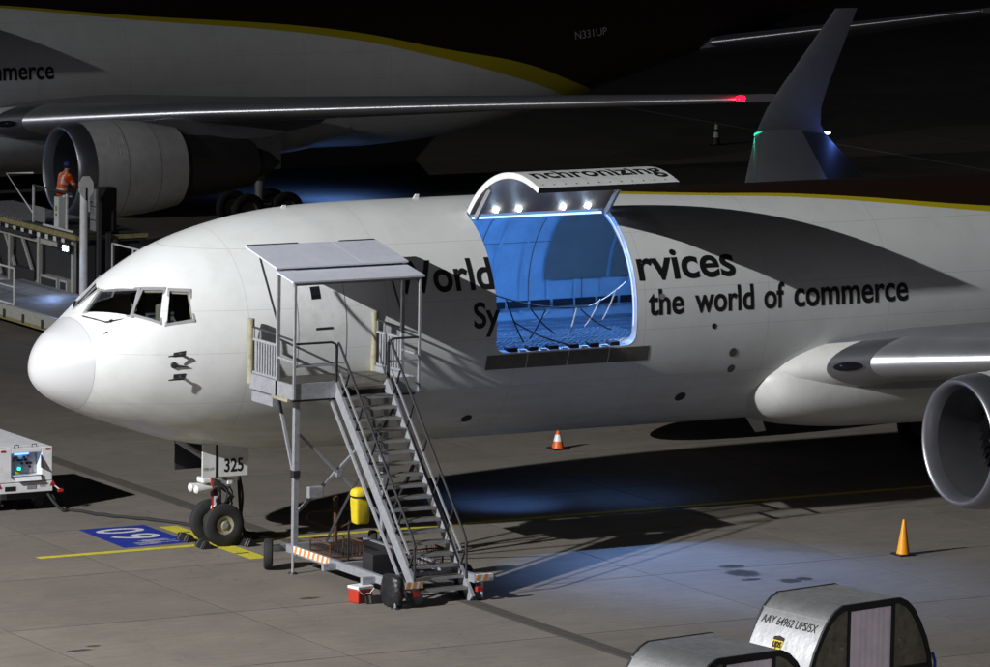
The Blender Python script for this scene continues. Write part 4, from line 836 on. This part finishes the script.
# ---------------------------------------------------------------- air cargo containers on dollies
def uld(cx, cy, rz, depth, label, texts):
    t = empty('cargo_container', (cx,cy,.52), label, 'container', 'contoured aluminium cargo containers', R(rz))
    def add(mb, name, m, parent=t, **k):
        o = mb.build(name, m, None, **k); o.parent = parent; return o
    half = [(0.72,1.98),(.9,1.9),(1.08,1.74),(1.24,1.5),(1.4,1.2),(1.52,.88),(1.58,.55),(1.6,.1)]
    prof = [(-x,z) for x,z in half[::-1]]+half
    def sheet_(pp, y0, y1): return MB().loft([[V((x,y,z)) for x,z in pp] for y in (y0,y1)], False)
    for s in (-1,1):
        pp = [(s*x,z) for x,z in half]
        so_ = add(sheet_(pp,0,depth),'curved_side',M['alu'],smooth=True,ang=80)
        for i in (2,5): 
            x,z = pp[i]; add(MB().bar((x+s*.006,0.02,z+.004),(x+s*.006,depth-.02,z+.004),.012,.03),'seam_rib',M['alu'],so_)
    add(MB().add([(-.72,0,1.981),(.72,0,1.981),(.72,depth,1.981),(-.72,depth,1.981)],[(0,1,2,3)]),'roof_panel',M['roofu'])
    rim_o = [V((x,0,z)) for x,z in prof]; c = V((0,0,.8))
    def ring(k,y): return [V(((x)*k,y,(z-.1)*k+.1)) for x,z in prof]
    for y,sg in ((-.012,1),(depth+.012,-1)):
        add(MB().loft([ring(1.006,y+.05*sg),ring(1.006,y),ring(.95,y),ring(.95,y+.05*sg)],False),'arch_frame',M['dark'],smooth=True,ang=50)
    # front wall: side panels, curtain, plate
    yf = .02
    def half_panel(s):
        pp = [(s*.56,.1),(s*.56,1.87)]+[(s*x*.955,(z-.1)*.955+.1) for x,z in half]
        return MB().add([V((x,yf,z)) for x,z in pp],[tuple(range(len(pp)))])
    for s in (-1,1):
        ho = add(half_panel(s),'end_panel',M['dalu'])
        add(MB().box(min(s*.56,s*1.5),max(s*.56,s*1.5),yf-.014,yf-.004,.62,.7),'panel_rail',M['dark'],ho)
        add(MB().box(s*.56-.03,s*.56+.03,yf-.03,yf-.002,.1,1.9),'door_post',M['dark'],ho)
        add(MB().lathe([(-.02,.03),(0,.035)],(s*.72,yf-.004,1.2),'y',10,True),'stud',M['steel'],ho)
    add(MB().box(-.56,.56,yf-.02,yf,1.86,1.94),'lintel',M['dark'])
    n = 24; cu = [[V((-.53+1.06*i/n,yf+.012+.012*math.sin(i*1.9)+.006*math.sin(i*.7),z)) for i in range(n+1)] for z in (.1,1.0,1.86)]
    add(MB().loft(cu,False),'curtain',M['curtain'],smooth=True,ang=80)
    dp = add(MB().box(-.92,-.7,yf-.012,yf-.004,.25,.62),'document_pocket',M['whitep']); add(MB().box(-.9,-.74,yf-.018,yf-.013,.28,.5),'yellow_card',M['yellow'],dp)
    add(MB().tube([(-.6,yf-.04,.75),(-.56,yf-.05,.6),(-.52,yf-.05,.3)],.015,6),'rope',M['black'])
    add(MB().add([(-1.58,depth,.1),(1.58,depth,.1)]+[V((x,depth,z)) for x,z in prof[::-1]][1:-1],[tuple(range(16))]),'rear_panel',M['dalu'])
    add(MB().box(-1.62,1.62,-.03,depth+.03,.0,.1),'base_plate',M['alu'],bevel=.01)
    for x in (-1.63,1.63): add(MB().tube([(x,.0,.12),(x+.02*(1 if x>0 else -1),.0,.7),(x*.97,.0,.86)],.03,8),'blue_strap',mat('blue_strap',(.02,.05,.4),.5))
    # lettering on the curved left side
    def on_side(u, v):   # u along -> from rear to front, v height along curve from z=.55
        ln = 0; q = half[::-1]
        for (a,b) in zip(q[1:],q[2:]):
            d = math.hypot(b[0]-a[0],b[1]-a[1])
            if ln+d >= v: f = (v-ln)/d; return V((-(a[0]+(b[0]-a[0])*f)-.006, depth-u, a[1]+(b[1]-a[1])*f+.004))
            ln += d
        return V((-half[0][0],depth-u,half[0][1]))
    for s, u0, v0, w_, h_, m in texts:
        bm = text_bm(s,w_,h_,None,.012); k = 1; hi = max(v.co.y for v in bm.verts)
        while k*.05 < hi: bmesh.ops.bisect_plane(bm, geom=bm.verts[:]+bm.edges[:]+bm.faces[:], dist=1e-6, plane_co=V((0,k*.05,0)), plane_no=V((0,1,0))); k += 1
        for v in bm.verts: v.co = on_side(u0+v.co.x, v0+v.co.y)
        me = bpy.data.meshes.new('container_code'); bm.to_mesh(me); bm.free(); me.materials.append(m); o = bpy.data.objects.new('container_code',me); link(o); o.parent = t
    if texts:
        def shield(k, off): return [on_side(.75+k*a, .66+k*b)+V((-off,0,off*.3)) for a,b in ((0,-.17),(.1,-.12),(.14,.0),(.14,.15),(0,.18),(-.14,.15),(-.14,0),(-.1,-.12))]
        sh = add(MB().add(shield(1,.004),[tuple(range(8))]),'shield_badge',M['yellow'])
        add(MB().add([p+V((-.005,0,.002)) for p in (on_side(.61,.75),on_side(.89,.75),on_side(.89,.81),on_side(.75,.84),on_side(.61,.81))],[(0,1,2,3,4)]),'badge_top',M['brown'],sh)
        bm = text_bm('ups',.22,.17,None,.02)
        for v in bm.verts: v.co = on_side(.64+v.co.x,.56+v.co.y)+V((-.009,0,.003))
        me = bpy.data.meshes.new('badge_letters'); bm.to_mesh(me); bm.free(); me.materials.append(M['brown']); o = bpy.data.objects.new('badge_letters',me); link(o); o.parent = sh
    # dolly
    d = empty('container_dolly', (cx,cy,0), 'steel dolly under the '+('marked' if texts else 'plain roofed')+' container at the bottom edge', 'dolly', 'container dollies', R(rz))
    def addd(mb,name,m,**k): o = mb.build(name,m,None,**k); o.parent = d; return o
    addd(MB().box(-1.6,1.6,0,depth,.4,.515),'deck',M['grey'],bevel=.01)
    for x in (-1.2,1.2):
        for y in (.2,depth-.2):
            addd(MB().lathe([(-.08,.02),(-.09,.1),(-.07,.195),(.07,.195),(.09,.1),(.08,.02)],(x,y,.2),'y',24),'wheel',M['rubber'],smooth=True); addd(MB().box(x-.05,x+.05,y-.14,y-.1,.18,.4),'fork',M['dark'])
    return t
uld(6.2,-22.83,10,1.75,'aluminium contoured cargo container with black code lettering and yellow shield badge',[('AAY 64962 UPS/5X',.12,1.02,1.45,.17,M['ink'])])
uld(1.5,-26.05,8,1.9,'aluminium contoured cargo container without lettering in view, lowest at the bottom edge',[])
# ---------------------------------------------------------------- cargo loader
LD = empty('cargo_loader', (17,32,0), 'worn white cargo loader with roller deck and raised operator bridge behind the nose', 'cargo loader')
def lb(n,m,*a,parent=LD,bevel=.01): return box(n,M[m],parent,*a,bevel=bevel)
dk = lb('deck','ldd',15.05,17.95,25.6,39,.32,.5); lb('deck','ldd',17.96,18.8,25.6,35.2,.32,.5)
lb('deck_edge','ldw',14.9,15.048,25.4,39.2,.2,.62); lb('deck_edge_stripe','ldy',14.885,14.899,25.4,39.2,.2,.3); lb('deck_edge','ldw',18.81,18.95,25.4,35.3,.2,.62)
for k in range(66):
    y = 25.75+k*.2; MB().lathe([(15.12,.05),(17.9,.05)],(0,y,.54),'x',8,True).build('deck_roller',M['roller'],dk,True)
    if y < 35.1: MB().lathe([(18.02,.05),(18.75,.05)],(0,y,.54),'x',8,True).build('deck_roller',M['roller'],dk,True)
for k in range(9): lb('edge_bracket','ldd',14.86,14.884,26+k*1.25,26.12+k*1.25,.25,.5)
for y in (27.5,30,33.0,36): wheel(LD,(15.4,y,.17),.17,.1,.2,M['grey'],'x')
for y in (27.5,30,37.0,40): wheel(LD,(18.6,y,.17),.17,.1,.2,M['grey'],'x')
def guard(x,y0,y1,z,h,n):
    g = MB().tube([(x,y0,z+h),(x,y1,z+h)],.028,8).build('guard_rail',M['ldw2'],LD,True); MB().tube([(x,y0,z+h*.52),(x,y1,z+h*.52)],.024,8).build('mid_rail',M['ldw2'],g,True)
    for k in range(n+1):
        y = y0+(y1-y0)*k/n; MB().tube([(x,y,z),(x,y,z+h)],.03,8).build('rail_post',M['ldw2'],g,True)
    box('kick_plate',M['ldw2'],g,x-.02,x+.02,min(y0,y1),max(y0,y1),z,z+.12)
guard(15.2,33.6,36.9,.5,1.12,2); guard(18.88,29.5,34.9,.62,1.4,4)
BS = V((.75,1.5,.8))
def sh(n,m,x0,x1,y0,y1,z0,z1,parent=LD,bevel=.01): return lb(n,m,x0+.75,x1+.75,y0+1.5,y1+1.5,z0+(.8 if z0 > .9 else 0),z1+(.8 if z1 > .9 else 0),parent=parent,bevel=bevel)
# chassis and raised bridge beside the deck
sh('engine_bay','ldd',17.5,19.4,34.2,43,.25,1.2)
for y in (34.3,36.6,38.6,40.8): sh('frame_post','ldw',17.28,17.4,y-.07,y+.07,.3,1.2)
sh('frame_beam','ldw',17.3,17.46,34.42,36.48,.92,1.06); sh('frame_beam','ldw',17.3,17.42,36.72,42.8,.92,1.02); sh('frame_beam','ldw',17.26,17.5,34.42,43,.24,.4)
for y0_,y1_ in ((34.5,35.0),(35.15,36.3)):
    c_ = sh('side_cabinet','ldw',17.22,17.5,y0_,y1_,.42,.84); sh('cabinet_door','ldd',17.205,17.219,y0_+.07,y1_-.07,.49,.78,parent=c_)
sh('side_cabinet','ldd',17.3,17.5,36.9,38.3,.42,.86); sh('hose_tray','ldd',17.1,17.3,36.8,41,1.06,1.16)
for k in range(4): bar('scissor_arm',M['ldw'],LD,(18.13,38.4+k*1.2,.5),(18.13,39.5+k*1.2,1.9),.06,.1)
br = sh('bridge_deck','ldd',17.3,19.5,33.95,43,1.2,1.36); sh('bridge_edge','ldy',17.2,17.298,33.9,43,1.28,1.42); sh('bridge_edge','ldy',17.3,19.5,33.86,33.948,1.28,1.4)
for k in range(14): sh('bridge_bracket','ldw2',17.17,17.199,34.6+k*.55,34.78+k*.55,1.12,1.26)
for k in range(24): MB().lathe([(18.15,.045),(20.05,.045)],(0,39.5+k*.2,2.2),'x',8,True).build('bridge_roller',M['roller'],br,True)
# operator stand
sh('operator_floor','ldd',17.4,19.4,34.3,37.6,1.37,1.44)
sh('control_cabinet','ldd',18.15,18.75,34.4,34.8,1.45,2.7); cs = sh('control_cabinet_side','grey',18.08,18.148,34.42,34.78,1.45,2.66)
for z_ in (1.75,2.15): sh('cabinet_rail','dark',18.06,18.079,34.4,34.8,z_,z_+.03,parent=cs)
cp = sh('control_pedestal','cream',17.42,17.66,35.5,35.8,1.45,2.35); sh('pedestal_sign','ldy',17.404,17.419,35.58,35.7,1.95,2.1,parent=cp); sh('pedestal_switch','red',17.404,17.419,35.6,35.68,1.8,1.88,parent=cp)
for k in range(2): sh('work_lamp','whitep',17.5+k*.2,17.6+k*.2,35.3,35.4,2.36,2.43)
sh('step_edge','cream',17.34,17.39,34.4,36.4,1.44,1.5); sh('open_gate','cream',17.8,18.0,34.6,34.64,2.0,2.6)
for (x,y) in ((17.42,37.2),(17.42,34.95)): bar('stand_post',M['ldw2'],LD,V((x,y,1.45))+BS,V((x,y,2.55))+BS,.05)
bar('stand_rail',M['ldd'],LD,V((17.42,37.2,2.54))+BS,V((17.42,34.6,2.54))+BS,.05); tube('stand_guard',M['ldw2'],LD,[V(p)+BS for p in ((17.42,37.2,1.7),(17.2,38.6,2.75),(17.6,37.6,2.85))],.025,6)
sh('stand_panel','grey',17.41,17.43,36.4,37.15,1.5,1.95)
MB().tube([(18.0,34.95,.5),(18.0,34.95,3.65)],.115,14).build('mast_pole',M['ldw2'],LD,True)
MB().prism([(18.0+.24*math.cos(R(22.5+45*k)),3.68+.34*math.sin(R(22.5+45*k))) for k in range(8)],'y',34.8,34.83).build('octagonal_plate',M['ldw2'],LD); lb('plate_bracket','dark',17.97,18.03,34.78,34.799,3.3,3.68)
for x,y,h in ((18.55,35.1,3.2),(18.85,35.1,2.3),(19.1,35.15,2.1)): bar('hose_column',M['ldd'],LD,(x,y,.5),(x,y,h),.1,.12)
wl = lb('work_light_housing','dark',17.85,17.94,35.6,36.4,1.7,1.95); box('work_light',M['ledw'],wl,17.83,17.849,35.7,36.0,1.75,1.88)
l = bpy.data.lights.new('work_light','SPOT'); l.energy = 60; l.color = (.3,.5,1); l.spot_size = R(130); l.spot_blend = .5; l.shadow_soft_size = .06
lo = bpy.data.objects.new('work_light_beam',l); link(lo); lo.parent = LD; lo.location = V((17.45,35.2,2.1))-LD.location; lo.rotation_euler = V((-.25,-.9,-.5)).to_track_quat('-Z','Y').to_euler()
# ---------------------------------------------------------------- person on the operator stand
PE = empty('person', (18.7,37.9,2.245), 'person in orange reflective jacket and blue cap standing on the loader bridge', 'person', rz=R(15))
def skin_mesh(name, pts, edges, parent, sub=2):
    me = bpy.data.meshes.new(name); me.from_pydata([p[0] for p in pts], edges, []); o = bpy.data.objects.new(name, me); link(o)
    md = o.modifiers.new('skin','SKIN'); md.use_smooth_shade = True; s = o.modifiers.new('sub','SUBSURF'); s.levels = s.render_levels = sub
    for i,p in enumerate(pts):
        sv = me.skin_vertices[0].data[i]; r_ = p[1]; sv.radius = r_ if isinstance(r_, tuple) else (r_,r_); sv.use_root = (i == 0)
    bpy.context.view_layer.update()
    m2 = bpy.data.meshes.new_from_object(o.evaluated_get(bpy.context.evaluated_depsgraph_get())); bpy.data.objects.remove(o)
    q = bpy.data.objects.new(name, m2); link(q); q.parent = parent; return q
# facing +x, leaning over the controls
P = [((0,0,.95),(.15,.18)),((.02,0,1.12),(.15,.18)),((.08,0,1.32),(.16,.2)),((.13,0,1.45),(.13,.19)),((.16,0,1.53),.065),((.19,0,1.6),.07),((.215,0,1.68),(.1,.085)),((.21,0,1.76),(.085,.075)),
 ((.13,.2,1.43),.085),((.18,.27,1.2),.068),((.38,.22,1.06),.052),((.46,.2,1.04),.035),((.13,-.2,1.43),.085),((.2,-.28,1.2),.068),((.4,-.2,1.08),.052),((.48,-.18,1.06),.035),
 ((0,.1,.88),.11),((.02,.11,.5),.08),((-.02,.12,.1),.058),((.1,.13,.035),(.05,.035)),((.18,.135,.03),(.045,.03)),((0,-.1,.88),.11),((.06,-.11,.5),.08),((-.02,-.12,.1),.058),((.1,-.13,.035),(.05,.035)),((.18,-.135,.03),(.045,.03))]
E_ = [(0,1),(1,2),(2,3),(3,4),(4,5),(5,6),(6,7),(3,8),(8,9),(9,10),(10,11),(3,12),(12,13),(13,14),(14,15),(0,16),(16,17),(17,18),(18,19),(19,20),(0,21),(21,22),(22,23),(23,24),(24,25)]
for s,b in ((1,11),(-1,15)):   # palm and five fingers
    bx, by, bz = P[b][0]; k0 = len(P); P.append(((bx+.06,by,bz-.005),(.03,.016))); E_.append((b,k0))
    for f,(dy,ln) in enumerate(((-.028,.07),(-.01,.08),(.01,.076),(.028,.06))):
        k = len(P); P += [((bx+.095,by+dy,bz-.008),.0095),((bx+.095+ln*.5,by+dy*1.1,bz-.02),.0088),((bx+.095+ln*.8,by+dy*1.1,bz-.05),.008)]; E_ += [(k0,k),(k,k+1),(k+1,k+2)]
    k = len(P); P += [((bx+.05,by-s*.045,bz-.01),.0105),((bx+.085,by-s*.06,bz-.025),.009)]; E_ += [(b,k),(k,k+1)]
body = skin_mesh('body', P, E_, PE)
for m_ in ('hiv','skin','trous','reflect','black'): body.data.materials.append(M[m_])
for p in body.data.polygons:
    c = p.center; p.use_smooth = True; i = 0
    if c.z > 1.545: i = 1
    elif c.x > .43 and c.z > .85: i = 1
    elif c.z < .09: i = 4
    elif c.z < .86: i = 2 if not (.3 < c.z < .36 or .42 < c.z < .48) else 3
    elif 1.02 < c.z < 1.07 and c.x < .33 or 1.18 < c.z < 1.23 or (abs(abs(c.y)-.1) < .025 and c.z > 1.2): i = 3
    p.material_index = i
hd_ = V((.215,0,1.7))
cp_ = MB().lathe([(.0,.112),(.05,.11),(.09,.09),(.115,.05),(.12,.005)], hd_+V((-.012,0,.01)), 'z', 20).build('cap', M['cap'], None, True); cp_.parent = PE
nm = MB(); nm.add([hd_+V(p) for p in ((.085,-.012,-.02),(.085,.012,-.02),(.115,0,-.035),(.09,0,.02))],[(0,1,2),(0,2,3),(1,3,2),(0,3,1)]); o = nm.build('nose',M['skin'],None,True); o.parent = PE
for s in (-1,1):
    o = MB().lathe([(-.008,.002),(-.005,.01),(.004,.009)], hd_+V((.086,s*.032,.008)),'x',8,True).build('eye',M['black'],None,True); o.parent = PE
    o = MB().lathe([(-.012,.012),(0,.028),(.01,.02)], hd_+V((-.01,s*.088,-.01)),'y',10,True).build('ear',M['skin'],None,True); o.parent = PE
o = MB().box(hd_.x+.085,hd_.x+.092,-.022,.022,hd_.z-.062,hd_.z-.054).build('mouth',M['redp'],None); o.parent = PE
hr = MB().lathe([(-.06,.085),(-.02,.1),(.02,.105)], hd_+V((-.022,0,0)),'z',18).build('hair',M['black'],None,True); hr.parent = PE
